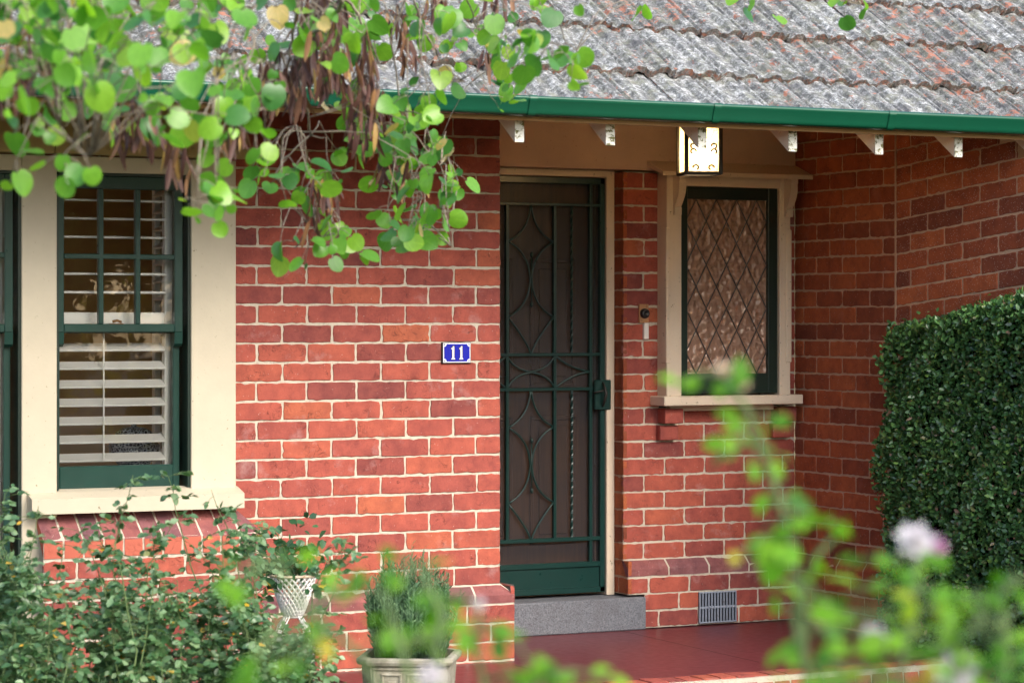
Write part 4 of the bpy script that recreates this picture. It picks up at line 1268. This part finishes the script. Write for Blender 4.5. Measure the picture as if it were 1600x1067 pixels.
CL = [  # leaf clusters in the picture: x0, x1, y0, y1, count, distance near, far
    (-20, 300, -40, 110, 150, 5.2, 6.4), (290, 425, -30, 150, 40, 5.8, 6.8), (-20, 130, 80, 190, 26, 5.0, 6.0), (130, 330, 105, 195, 34, 5.3, 6.6),
    (20, 60, 185, 265, 6, 5.4, 5.8), (85, 165, 190, 280, 5, 5.0, 5.5), (320, 420, 165, 235, 16, 6.0, 6.8), (300, 375, 250, 330, 11, 5.8, 6.3),
    (395, 520, 0, 120, 32, 6.6, 7.6), (410, 485, 235, 320, 16, 7.0, 7.5), (480, 570, 40, 180, 16, 7.3, 7.8), (560, 690, 120, 260, 60, 7.2, 8.0),
    (600, 715, 215, 365, 54, 7.4, 8.2), (470, 560, 225, 330, 14, 7.2, 7.8), (475, 560, 340, 395, 13, 7.2, 7.6), (690, 805, 35, 120, 20, 7.6, 8.4),
    (800, 935, 0, 105, 30, 6.6, 7.2), (765, 815, 128, 160, 5, 7.8, 8.2), (1305, 1385, -15, 25, 6, 8.2, 8.5), (1165, 1200, -15, 10, 4, 8.2, 8.5), (975, 1000, -12, 4, 2, 8.0, 8.3),
    (540, 720, -20, 60, 26, 6.9, 7.8), (420, 470, 340, 385, 3, 7.2, 7.4), (100, 420, -120, -20, 24, 5.6, 6.8), (420, 950, -120, -15, 34, 6.6, 8.0), (560, 730, 310, 365, 6, 7.5, 8.0), (640, 800, 0, 60, 12, 7.6, 8.2)]
mb = MB(); tw = MB()
for (x0_, x1_, y0_, y1_, n, Ya, Yb) in CL:
    Ya *= 1.13; Yb *= 1.13; n = int(n * 1.22)
    k = 0
    while k < n:
        # little sprays of two to four leaves
        cx_, cy_ = random.uniform(x0_, x1_), random.uniform(y0_, y1_)
        Yc = random.uniform(Ya, Yb); node = at_Y(cx_, cy_, Yc)
        bp, dd = nearest(node)
        if dd < .45:
            mid = bp.lerp(node, .5) + Vector((0, 0, .03 + .04 * random.random())) + rvec() * .02
            tw.tube([bp, bp.lerp(mid, .6) + rvec() * .006, mid, mid.lerp(node, .55) + rvec() * .006, node], [.0022, .002, .0018, .0015, .0012], 0, 5)
        for _ in range(random.choice((1, 2, 2, 3, 3, 4))):
            if k >= n: break
            off = rvec() * .045; off.z -= .02
            base = node + off
            tw.tube([node, (node + base) / 2 + Vector((0, 0, .006)), base], .0011, 0, 4)
            tip = (rvec() * .8 + Vector((0, 0, -.75))).normalized()
            nrm = (-FWD * random.uniform(-.2, 1.1) + rvec() * .75 + Vector((0, 0, .45)))
            leaf(mb, base, tip, nrm, random.choice((1, 1, 1, .8, .6, .45)) * random.uniform(.048, .068), ROUND, random.uniform(-.15, .5), random.uniform(-.25, .5))
            k += 1
mb.build('leaves', M_TREELEAF, tree)
tw.build('twigs', M_BARK, tree)
PD_ = [(15, 85, 0, 60, 14, 5.6, 6.2), (0, 60, 60, 140, 16, 5.4, 6), (165, 250, 165, 225, 34, 6.3, 6.6), (255, 300, 215, 265, 12, 6.4, 6.6), (60, 90, 60, 130, 8, 5.6, 6), (405, 470, 95, 160, 30, 7.0, 7.4),
       (465, 540, -10, 120, 80, 6.9, 7.5), (500, 545, 70, 130, 20, 7.2, 7.6), (560, 590, 110, 180, 16, 7.4, 7.8), (535, 600, 130, 225, 50, 7.2, 7.8), (440, 480, 100, 150, 20, 7.0, 7.3), (555, 585, 50, 110, 14, 7.2, 7.5), (600, 640, 20, 60, 12, 7.5, 7.9), (625, 650, 60, 90, 10, 7.5, 7.9),
       (590, 680, 240, 285, 20, 7.6, 8.0), (490, 525, 270, 310, 16, 7.3, 7.6), (755, 770, 75, 100, 9, 8, 8.2), (665, 700, -10, 10, 14, 7.8, 8), (755, 800, -10, 5, 10, 8, 8.2), (345, 385, 190, 215, 14, 6.6, 6.8), (400, 440, 110, 150, 14, 6.9, 7.2), (100, 150, 20, 60, 8, 5.8, 6.2), (470, 500, 310, 350, 6, 7.3, 7.5)]
POD = [(0, .02), (.12, .07), (.35, .095), (.6, .09), (.85, .06), (1.0, .01)]
for (x0_, x1_, y0_, y1_, n, Ya, Yb) in PD_:
    Ya *= 1.13; Yb *= 1.13; mb = MB()
    hubp = at_Y((x0_ + x1_) / 2, y0_ - 14, (Ya + Yb) / 2)
    for k in range(int(n * 1.3)):
        base = at_Y(random.uniform(x0_, x1_), random.uniform(y0_, y1_), random.uniform(Ya, Yb))
        tip = Vector((random.gauss(0, .2), random.gauss(0, .2), -1))
        leaf(mb, base, tip, rvec(), random.uniform(.055, .10), POD, random.uniform(.1, .8), random.uniform(-.3, .3))
        mb.tube([hubp, hubp.lerp(base, .6) + Vector((0, 0, .012)), base], .0009, 0, 3, caps=False)
    mb.build('pod_bunch', M_POD, tree)

# ------------------------------------------------------------------ numpy leaf clouds (small leaves)
def leaf_cloud(name, pts, tips, nrms, sizes, wid, m, parent=None, fold=.22):
    n = len(pts)
    t = tips / np.linalg.norm(tips, axis=1, keepdims=True)
    nn = nrms - t * np.sum(nrms * t, axis=1, keepdims=True)
    nn /= np.linalg.norm(nn, axis=1, keepdims=True) + 1e-9
    s = np.cross(t, nn); L_ = sizes[:, None]
    v = np.empty((n, 6, 3))
    v[:, 0] = pts
    v[:, 1] = pts + t * L_ * .35 - s * L_ * wid + nn * L_ * fold * wid
    v[:, 2] = pts + t * L_ * .35 + s * L_ * wid + nn * L_ * fold * wid
    v[:, 3] = pts + t * L_ * .72 - s * L_ * wid * .75 + nn * L_ * (fold * wid * .8 - .05)
    v[:, 4] = pts + t * L_ * .72 + s * L_ * wid * .75 + nn * L_ * (fold * wid * .8 - .05)
    v[:, 5] = pts + t * L_ - nn * L_ * .08
    base = (np.arange(n) * 6)[:, None]
    me = bpy.data.meshes.new(name)
    # two folded halves: (0,1,3,5) and (0,5,4,2)
    f = np.concatenate([base + np.array([0, 1, 3, 5]), base + np.array([0, 5, 4, 2])], axis=1).reshape(-1, 4)
    me.vertices.add(n * 6); me.vertices.foreach_set('co', v.reshape(-1))
    me.loops.add(f.size); me.loops.foreach_set('vertex_index', f.reshape(-1).astype(np.int32))
    me.polygons.add(len(f)); me.polygons.foreach_set('loop_start', np.arange(0, f.size, 4, dtype=np.int32)); me.polygons.foreach_set('loop_total', np.full(len(f), 4, dtype=np.int32))
    me.update(calc_edges=True); me.validate()
    me.materials.append(m)
    o = bpy.data.objects.new(name, me); COL.objects.link(o)
    if parent: attach(o, parent)
    return o

# ------------------------------------------------------------------ clipped hedge beside the porch
HX0, HX1, HY0, HY1 = 7.47, 8.7, 8.3, 10.78
hedge = thing('hedge', 'tall clipped dark green hedge at the right end of the porch', 'hedge', (8.1, 9.6, 0))
def htop(y): return 1.60 + (10.86 - y) * .155
nL = 92000
fa = rng.random(nL)
u = rng.random(nL); v_ = rng.random(nL)
pts = np.empty((nL, 3)); nr_ = np.empty((nL, 3))
yy = HY0 + (HY1 - HY0) * u
top = 1.60 + (10.86 - yy) * .155
bul = .05 * np.sin(yy * 5.1 + 1.3) * np.sin(v_ * 9 + yy * 2) + .03 * np.sin(yy * 13 + v_ * 17) + .022 * np.sin(yy * 37 + 3 * np.sin(v_ * 9)) * np.sin(v_ * 41 + yy * 5)
left = fa < .74; topm = (fa >= .74) & (fa < .9); back = fa >= .9
dep = np.abs(rng.normal(0, .045, nL)) - .012
pts[:, 0] = np.where(left, HX0 + bul + dep, HX0 + .02 + .55 * v_)
pts[:, 1] = yy
pts[:, 2] = np.where(left, .05 + top * v_, top + .035 * np.sin(yy * 9) * np.sin(v_ * 7) - dep)
bb = back
pts[bb, 0] = HX0 + .03 + (.6 * v_)[bb]; pts[bb, 1] = (HY1 + .02 * np.sin(v_ * 20) - dep)[bb]; pts[bb, 2] = (.05 + 1.62 * u)[bb]
# round off the top left edge
r0 = .10
cr = left & (pts[:, 2] > top - r0)
q = (pts[:, 2] - (top - r0)) / r0
pts[cr, 0] += (r0 * .6 * q ** 2)[cr]
nr_[:] = rng.normal(0, .55, (nL, 3)); nr_[left, 0] -= 1; nr_[topm, 2] += 1; nr_[bb, 1] += 1
nr_[:, 2] += .35
tp = rng.normal(0, .8, (nL, 3)); tp[:, 2] += .3; tp[left, 0] -= .5; tp[topm, 2] += .6
stray = rng.random(nL) < .03
pts[stray, 2] += np.where(topm[stray], .05 * rng.random(stray.sum()), 0); pts[stray, 0] -= .045 * rng.random(stray.sum())
leaf_cloud('foliage', pts, tp, nr_, rng.uniform(.018, .036, nL), .30, M_HEDGELEAF, hedge)
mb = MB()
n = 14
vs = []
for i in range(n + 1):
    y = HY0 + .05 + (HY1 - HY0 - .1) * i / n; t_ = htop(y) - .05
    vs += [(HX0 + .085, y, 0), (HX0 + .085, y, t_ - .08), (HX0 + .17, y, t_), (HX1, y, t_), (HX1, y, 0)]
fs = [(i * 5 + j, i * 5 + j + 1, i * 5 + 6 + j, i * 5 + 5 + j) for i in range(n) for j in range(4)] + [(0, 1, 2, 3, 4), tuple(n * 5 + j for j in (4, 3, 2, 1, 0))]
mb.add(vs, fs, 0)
M_CORE = paint_mat('shade dark core', (0.010, 0.011, 0.005), 1.0, .2, 0, (.01, .01, .005))  # solid core, near black: shade inside the hedge put into its colour
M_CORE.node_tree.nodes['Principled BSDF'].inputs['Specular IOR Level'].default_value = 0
mb.build('dark_core', M_CORE, hedge)

# ------------------------------------------------------------------ planting
def bush(name, label, cat, group, canes, leaf_m, cane_m, per, size, spread, shape_w=.32, Ytip=None):
    """canes: list of 3-D polylines; leaves scattered along the upper part of each"""
    root = thing(name, label, cat, tuple(canes[0][0]), group)
    mb = MB(); P_, T_, N_, S_ = [], [], [], []
    for cn, amount, start in canes_iter(canes):
        fine = []
        for i in range(len(cn) - 1):
            for k in range(3): fine.append(cn[i].lerp(cn[i + 1], k / 3) + rvec() * .006)
        fine.append(cn[-1])
        mb.tube(fine, [.0035 * (1.2 - i / len(fine)) for i in range(len(fine))], 0, 5)
        for _ in range(int(per * amount)):
            f = start + (1 - start) * random.random()
            i = min(int(f * (len(fine) - 1)), len(fine) - 2)
            p_ = fine[i].lerp(fine[i + 1], random.random())
            side = rvec(); side.z = side.z * .5
            out = side * random.uniform(.2, 1) * spread
            q_ = p_ + out
            # five leaflets on a stalk
            mb.tube([p_, p_.lerp(q_, .5) + Vector((0, 0, .004)), q_], .0009, 0, 4)
            for a in (0, .33, -.33, .66, -.66)[: random.choice((3, 5, 5))]:
                b_ = p_.lerp(q_, 1 - abs(a) * .8)
                d_ = (out.normalized() + out.cross(Vector((0, 0, 1))).normalized() * (a * 2.2) + rvec() * .4 + Vector((0, 0, -.15)))
                P_.append(tuple(b_)); T_.append(tuple(d_)); nn = Vector((0, 0, 1)) + rvec() * .8 - FWD * .35; N_.append(tuple(nn)); S_.append(size * random.uniform(.7, 1.25))
    mb.build('canes', cane_m, root)
    leaf_cloud('leaves', np.array(P_), np.array(T_), np.array(N_), np.array(S_), shape_w, leaf_m, root)
    return root
def canes_iter(canes):
    for c in canes:
        yield c, 1.0, .25
def G(px, Y): 
    t = (px - 800) / F
    return Vector((Y * (t * CT + ST), Y * (CT - t * ST), 0))
def cane_to(bx, by_Y, px, py, Y, wob=.06):
    a = G(bx, by_Y); b = at_Y(px, py, Y)
    m1 = a.lerp(b, .35) + Vector((0, 0, .12 * (b.z))) + rvec() * wob; m2 = a.lerp(b, .72) + Vector((0, 0, .08 * b.z)) + rvec() * wob
    return [a, m1, m2, b]
# rose bushes by the window: three plants
specs = [
    ('sprawling bluish green rose bush at the left edge below the sash window', 20, [(random.uniform(-40, 100), random.uniform(810, 1050)) for _ in range(38)] + [(205 * .0 + 60, 790), (8, 770)], 8.7, 9.6),
    ('loose bluish green rose bush in front of the sloping purple brick sill', 210, [(random.uniform(90, 330), random.uniform(885, 1060)) for _ in range(44)] + [(208, 742), (180, 840), (240, 815), (285, 800), (120, 810), (150, 830)], 8.9, 9.8),
    ('thin leggy rose bush reaching up beside the white lattice basket', 400, [(random.uniform(290, 405), random.uniform(890, 1060)) for _ in range(24)] + [(330, 765), (262, 742), (360, 790), (545, 838), (405, 815), (310, 850), (345, 830), (425, 985), (440, 1010), (475, 1000), (500, 1030), (455, 1040), (520, 985), (540, 845)] + [(random.uniform(425, 515), random.uniform(975, 1060)) for _ in range(12)], 9.0, 9.9)]
for lab, bx_, ends, Ya, Yb in specs:
    canes = []
    for (px, py) in ends:
        Yt = random.uniform(Ya, Yb)
        canes.append(cane_to(bx_ + random.uniform(-60, 60), Yt + random.uniform(-.15, .15), px, py, Yt))
    bush('rose_bush', lab, 'rose bush', 'rose bushes below the window', canes, M_BUSHLEAF, M_CANE, 33, .031, .095, .34)

# near rose bushes, out of focus
def rose(root, c, r, m, facing):
    mb = MB(); up_ = facing.normalized(); a_ = up_.orthogonal().normalized(); b_ = up_.cross(a_)
    for ring, (n, tilt, rad, h) in enumerate(((3, .15, .25, .9), (5, .4, .5, .95), (6, .8, .8, .9), (7, 1.15, 1.0, .75))):
        for i in range(n):
            an = 2 * math.pi * (i + .5 * ring + random.uniform(-.15, .15)) / n
            dr = a_ * math.cos(an) + b_ * math.sin(an); sd_ = up_.cross(dr)
            vs = []
            for j in range(5):
                v2 = j / 4; 
                for k_ in range(5):
                    w2 = (k_ - 2) / 2
                    wid = .55 * math.sin(math.pi * min(1, .15 + .8 * v2)) * (1 if v2 < .8 else .75)
                    p_ = c + dr * (r * rad * (.12 + math.sin(tilt) * v2 * .9)) + up_ * (r * (h * v2 * math.cos(tilt * .8) - .25)) + sd_ * (r * wid * w2 * (.5 + rad * .5)) - dr * (r * .18 * w2 * w2)
                    if j == 4: p_ += dr * r * .08
                    vs.append(p_)
            mb.add(vs, [(j * 5 + k_, j * 5 + k_ + 1, j * 5 + 6 + k_, j * 5 + 5 + k_) for j in range(4) for k_ in range(4)], 0, True)
    return mb.build('bloom', m, root)
def near_bush(label, base_px, Yb, canes_px, leaves_px, blooms, nm):
    K = .72
    Yb *= K; canes_px = [(p, y * K) for p, y in canes_px]; leaves_px = [(a, b, c, d, int(n * 1.2), e * K, f * K) for a, b, c, d, n, e, f in leaves_px]; blooms = [(a, b, y * K, r * K, m_, f) for a, b, y, r, m_, f in blooms]
    root = thing('rose_bush', label, 'rose bush', tuple(G(base_px, Yb)), 'rose bushes in the foreground')
    mb = MB(); nodes = []
    for pts, Y in canes_px:
        P3 = [G(base_px + random.uniform(-30, 30), Yb), at_Y(base_px * .5 + pts[0][0] * .5, pts[0][1] + 420, (Y + Yb) / 2)] + [at_Y(x, y, Y) for x, y in pts]
        fine = []
        for i in range(len(P3) - 1):
            for k in range(4): fine.append(P3[i].lerp(P3[i + 1], k / 4))
        fine.append(P3[-1]); nodes += fine
        mb.tube(fine, [.0045 * (1.15 - .6 * i / len(fine)) for i in range(len(fine))], 0, 7)
    na = np.array([tuple(p) for p in nodes])
    lm = MB()
    for (x0_, x1_, y0_, y1_, n, Ya, Yb2) in leaves_px:
        for _ in range(n):
            q_ = at_Y(random.uniform(x0_, x1_), random.uniform(y0_, y1_), random.uniform(Ya, Yb2))
            i = int(np.argmin(np.linalg.norm(na - np.array(q_), axis=1))); p_ = nodes[i]
            if (p_ - q_).length > .02: mb.tube([p_, p_.lerp(q_, .5) + Vector((0, 0, .008)), q_], .0013, 0, 4)
            d_ = (q_ - p_).normalized() + rvec() * .5 if (p_ - q_).length > .02 else rvec()
            leaf(lm, q_, d_, Vector((0, 0, .9)) - FWD * .8 + rvec() * .7, random.uniform(.021, .034), [(l, w_ * 1.1) for l, w_ in OVAL], random.uniform(.1, .4), random.uniform(0, .4))
    mb.build('canes', M_CANE, root); lm.build('leaves', M_NEARLEAF, root)
    for (px, py, Y, r, m_, fc) in blooms:
        c = at_Y(px, py, Y); rose(root, c, r, m_, fc)
    return root
toward = -FWD * .8 + Vector((0, 0, .6))
near_bush('blurred green rose bush with white blooms at the lower right', 1420, 3.8,
    [([(1262, 1090), (1255, 960), (1238, 860), (1215, 770), (1192, 705), (1168, 640), (1135, 590)], 3.9),
     ([(1400, 1090), (1420, 980), (1432, 880), (1430, 850)], 3.7), ([(1565, 1080), (1572, 1000), (1562, 920), (1600, 905)], 3.7),
     ([(1330, 1090), (1300, 1020), (1285, 965)], 3.8), ([(1480, 1090), (1500, 1000), (1540, 960)], 3.6), ([(1240, 960), (1275, 870), (1310, 830)], 3.9)],
    [(1052, 1100, 590, 604, 3, 3.85, 3.95), (1120, 1170, 596, 610, 3, 3.85, 3.95), (1150, 1215, 645, 670, 4, 3.85, 3.95), (1120, 1215, 690, 725, 7, 3.8, 3.95), (1195, 1240, 740, 800, 5, 3.8, 3.95),
     (1150, 1250, 810, 865, 9, 3.8, 3.95), (1250, 1320, 815, 842, 5, 3.8, 3.95), (1215, 1300, 880, 960, 9, 3.7, 3.9), (1330, 1470, 870, 930, 12, 3.6, 3.8), (1300, 1600, 920, 1000, 34, 3.5, 3.9),
     (1230, 1600, 990, 1080, 46, 3.5, 3.9), (1480, 1600, 900, 960, 6, 3.6, 3.8)],
    [(1430, 846, 3.7, .031, M_PETAL, toward), (1462, 852, 3.72, .018, M_PINK, toward + RIGHT * .4), (1492, 1052, 3.6, .034, M_PETAL, toward), (1285, 962, 3.8, .024, M_CREAMPETAL, toward),
     (1132, 580, 3.9, .017, M_CREAMPETAL, toward), (1160, 600, 3.9, .013, M_CREAMPETAL, toward), (1366, 995, 3.7, .022, M_PETAL, toward)], 0)
near_bush('blurred green rose shoots with a white bloom in front of the stone pot', 640, 3.7,
    [([(690, 1090), (680, 1010), (690, 960), (660, 890)], 3.7), ([(600, 1090), (560, 1020), (470, 940), (430, 880)], 3.7), ([(650, 1090), (620, 990), (600, 930)], 3.6), ([(760, 1090), (745, 1010), (748, 950)], 3.8), ([(800, 1090), (850, 1060)], 3.7)],
    [(350, 470, 870, 920, 5, 3.6, 3.75), (470, 560, 905, 940, 5, 3.6, 3.75), (480, 520, 960, 1000, 4, 3.6, 3.75), (380, 480, 1020, 1060, 8, 3.5, 3.7), (590, 700, 870, 905, 6, 3.65, 3.8), (660, 720, 925, 965, 6, 3.65, 3.8),
     (580, 640, 960, 1015, 6, 3.6, 3.75), (640, 720, 985, 1012, 5, 3.6, 3.75), (690, 800, 980, 1010, 8, 3.65, 3.8), (780, 860, 1030, 1070, 7, 3.6, 3.8), (800, 1000, 1050, 1080, 6, 3.6, 3.8)],
    [(674, 1056, 3.6, .021, M_PETAL, toward), (747, 945, 3.8, .012, M_PETAL, toward)], 0)

# pale grassy clump at lower left
root = thing('grass_clump', 'clump of pale thin garden grass at the lower left corner', 'grass clump', tuple(G(60, 8.4)))
mb = MB()
for i in range(520):
    c = at_Y(random.uniform(-30, 190), 1140, 8.2) ; c = G(random.uniform(-40, 200), random.uniform(8.0, 8.9))
    tip = Vector((random.gauss(0, .35), random.gauss(0, .35), 1)); leaf(mb, c, tip, rvec(), random.uniform(.34, .52), [(0, .004), (.3, .008), (.6, .007), (.85, .004), (1, .0008)], .3, random.uniform(.0, .5))
mb.build('blades', M_GRASS, root)
# low spiky plant near the basket
root = thing('border_plant', 'low grey green spiky plant at the foot of the lattice basket', 'plant', tuple(G(460, 9.6)))
mb = MB()
for i in range(420):
    c = G(random.uniform(395, 540), random.uniform(9.4, 10.0)); tip = Vector((random.gauss(0, .6), random.gauss(0, .6), 1))
    leaf(mb, c, tip, rvec(), random.uniform(.24, .36), [(0, .008), (.3, .014), (.6, .012), (.85, .007), (1, .001)], .3, random.uniform(.0, .5))
mb.build('blades', M_LAVENDER, root)

# ------------------------------------------------------------------ stone pot with a lavender
PY = 10.3
pc = G(640, PY)
pot = thing('plant_pot', 'grey cast stone pot with a Greek key band before the front wall', 'plant pot', tuple(pc))
pf = at_Y(640, 1020, PY).z
fx = RIGHT; fy = FWD; ang = math.radians(-6)
fx = Vector((math.cos(-TH + ang), math.sin(-TH + ang), 0)); fy = Vector((-math.sin(-TH + ang), math.cos(-TH + ang), 0))
def octo(h, c, z):
    return [pc + fx * a + fy * b + Vector((0, 0, z)) for a, b in ((-h + c, -h), (h - c, -h), (h, -h + c), (h, h - c), (h - c, h), (-h + c, h), (-h, h - c), (-h, -h + c))]
mb = MB()
secs = [(.13, .03, 0), (.145, .035, .02), (.168, .04, pf - .034), (.168, .04, pf - .030), (.182, .045, pf - .027), (.187, .046, pf - .015), (.186, .046, pf - .005), (.178, .044, pf), (.16, .04, pf), (.155, .04, pf - .04), (.15, .04, pf - .05)]
vs = []
for h, c, z in secs: vs += octo(h, c, z)
mb.add(vs, [(i * 8 + j, i * 8 + (j + 1) % 8, i * 8 + 8 + (j + 1) % 8, i * 8 + 8 + j) for i in range(len(secs) - 1) for j in range(8)], 0)
def onface(a0, a1, z0, z1, t=.008):
    for f_, g_ in ((fx, fy), (fy * -1, fx)):
        for sgn in (-1, 1):
            pass
    zc_ = (z0 + z1) / 2; h = .145 + .023 * (zc_ - .02) / (pf - .05)
    mb.obox(pc + fx * ((a0 + a1) / 2) - fy * (h + t / 2 - .002) + Vector((0, 0, zc_)), fx, fy, Vector((0, 0, 1)), (abs(a1 - a0) / 2, t / 2, abs(z1 - z0) / 2), 0, .002)
zt2, zb2 = pf - .036, pf - .14
onface(-.118, .118, zt2 - .010, zt2); onface(-.118, .118, zb2, zb2 + .010); onface(-.118, -.108, zb2 + .010, zt2 - .010); onface(.108, .118, zb2 + .010, zt2 - .010)
for ox in (-.085, .012):
    W2 = .078; a, b = ox, ox + W2; z1_, z0_ = zt2 - .022, zb2 + .022; s_ = .009
    onface(a, b, z1_ - s_, z1_); onface(a, a + s_, z0_, z1_ - s_); onface(a + s_, b - .02, z0_, z0_ + s_)
    onface(b - .02 - s_, b - .02, z0_ + s_, z1_ - .03); onface(a + .024, b - .02 - s_, z1_ - .03 - s_, z1_ - .03)
    onface(b, b + .019, z0_, z0_ + s_); onface(b - s_, b, z0_, z1_ - s_)
mb.build('body', M_POT, pot)
mb = MB(); mb.add(octo(.152, .04, pf - .035), [tuple(range(8))]); mb.build('soil', M_SOIL, pot)
lav = thing('lavender', 'bushy grey green lavender growing in the stone pot', 'lavender', tuple(pc + Vector((0, 0, pf - .03))))
mb = MB(); P_, T_, N_, S_ = [], [], [], []
for i in range(520):
    a = random.uniform(0, 2 * math.pi); r = .13 * math.sqrt(random.random())
    b0 = pc + Vector((r * math.cos(a), r * math.sin(a), pf - .03))
    lean = Vector((math.cos(a), math.sin(a), 0)) * (r / .13) * random.uniform(.01, .075)
    h = random.uniform(.22, .39) * (1.02 - .25 * (r / .13) ** 2)
    if random.random() < .13: h *= 1.18
    e = b0 + lean + Vector((0, 0, h)) + rvec() * .015; mid = b0.lerp(e, .5) + lean * .25
    pts_ = [b0, mid, e]
    mb.tube(pts_, [.002, .0016, .001], 0, 4)
    for k in range(26):
        f = .15 + .85 * (k / 25); p_ = b0.lerp(mid, f * 2) if f < .5 else mid.lerp(e, f * 2 - 1)
        sd_ = rvec(); P_.append(tuple(p_)); T_.append((sd_.x, sd_.y, .9 + .4 * sd_.z)); N_.append(tuple(rvec())); S_.append(random.uniform(.016, .034))
mb.build('stems', M_LAVENDER, lav)
leaf_cloud('leaves', np.array(P_), np.array(T_), np.array(N_), np.array(S_), .09, M_LAVENDER, lav)

# ------------------------------------------------------------------ white lattice basket on scroll legs
bY = 10.85
bc_ = at_Y(458, 899, bY); bz = bc_.z
bk = thing('lattice_basket', 'white wire lattice plant basket on curved legs against the wall', 'plant stand', (bc_.x, bc_.y, 0))
mb = MB(); rt, rb, hb = .093, .035, .165
for k in range(22):
    for sg in (1, -1):
        pts_ = []
        for i in range(15):
            t = i / 14; an = 2 * math.pi * k / 22 + sg * t * 1.5; r = rb + (rt - rb) * (t ** .8)
            pts_.append((bc_.x + r * math.cos(an), bc_.y + r * math.sin(an), bz - hb + hb * t))
        mb.tube(pts_, .0045, 0, 4)
mb.build('lattice', M_WHITE, bk)
mb = MB()
ring = lambda r, z, th, m=0: mb.tube([(bc_.x + r * math.cos(a), bc_.y + r * math.sin(a), z) for a in [2 * math.pi * i / 28 for i in range(28)]], th, m, 6, closed=True)
ring(rt + .002, bz + .002, .006)
mb.build('rim', paint_mat('rusty white wire', (.6, .5, .36), .6, .2, .9, (.3, .14, .04)), bk)
mb = MB(); ring(rb, bz - hb, .005); mb.build('base_ring', M_WHITE, bk)
for k in range(4):
    an = 2 * math.pi * k / 4 + .5; d_ = Vector((math.cos(an), math.sin(an), 0)); mb = MB()
    for off in (-.012, 0, .012):
        sd_ = Vector((-d_.y, d_.x, 0)) * off
        pts_ = [Vector((bc_.x, bc_.y, bz - hb)) + d_ * r + sd_ + Vector((0, 0, z)) for r, z in ((.03, .01), (.07, -.04), (.10, -.12), (.10, -.22), (.08, -.32), (.09, -(bz - hb)))]
        mb.tube(pts_, .003, 0, 5)
    mb.build('leg', M_WHITE, bk)
bp_ = thing('basket_plant', 'dark green leafy plant spilling from the white lattice basket', 'plant', (bc_.x, bc_.y, bz - .06))
n = 300
c0 = np.array((bc_.x, bc_.y, bz + .07))
pts = c0 + rng.normal(0, 1, (n, 3)) * np.array((.085, .07, .065)) + np.outer(rng.random(n), RIGHT) * -.07
leaf_cloud('leaves', pts, rng.normal(0, 1, (n, 3)) + np.array((0, 0, -.3)), rng.normal(0, .6, (n, 3)) + np.array((0, -.5, .8)), rng.uniform(.03, .05, n), .36, M_BASKETLEAF, bp_)
mb = MB()
for i in range(26):
    e = Vector(pts[i * 5]); mb.tube([Vector((bc_.x, bc_.y, bz - .06)), Vector((bc_.x, bc_.y, bz - .02)).lerp(e, .5) + Vector((0, 0, .03)), e], .0016, 0, 4)
mb.build('stems', M_CANE, bp_)

# ------------------------------------------------------------------ unseen trees added behind the camera for the pane reflections
def reflection_tree(x, y, h, r, lab):
    root = thing('reflection_tree', lab, 'tree', (x, y, 0), 'trees added for the pane reflections')
    mb = MB(); mb.tube([(x, y, -.05), (x + .1, y, h * .3), (x - .1, y + .1, h * .6)], [.22, .17, .1], 0, 10)
    for k in range(7):
        an = k * .9; mb.tube([(x, y, h * (.3 + .04 * k)), (x + r * .5 * math.cos(an), y + r * .5 * math.sin(an), h * (.5 + .04 * k))], [.08, .03], 0, 7)
    mb.build('trunk', M_BARK, root)
    n = 9000; cl = rng.normal(0, 1, (34, 3)); cl /= np.linalg.norm(cl, axis=1, keepdims=True); cl *= (rng.random((34, 1)) ** .4)
    cen = np.array((x, y, h * .52)) + cl * np.array((r, r, h * .46))
    pts = cen[rng.integers(0, 34, n)] + rng.normal(0, 1, (n, 3)) * .38
    pts[:, 2] = np.maximum(pts[:, 2], .4)
    leaf_cloud('crown', pts, rng.normal(0, 1, (n, 3)), rng.normal(0, 1, (n, 3)), rng.uniform(.16, .3, n), .4, M_FARLEAF, root)
reflection_tree(10.5, -6.5, 7.5, 2.6, 'broad golden green unseen tree added for the pane reflections, nearer the gate')
reflection_tree(14.5, -9.0, 8.5, 3.0, 'tall golden green unseen tree added for the pane reflections, furthest from the house')
reflection_tree(7.6, -8.5, 6.5, 2.3, 'smaller golden green unseen tree added for the pane reflections, left of the others')
reflection_tree(13.0, -4.0, 6.0, 2.2, 'low golden green unseen tree added for the pane reflections, closest to the hedge')
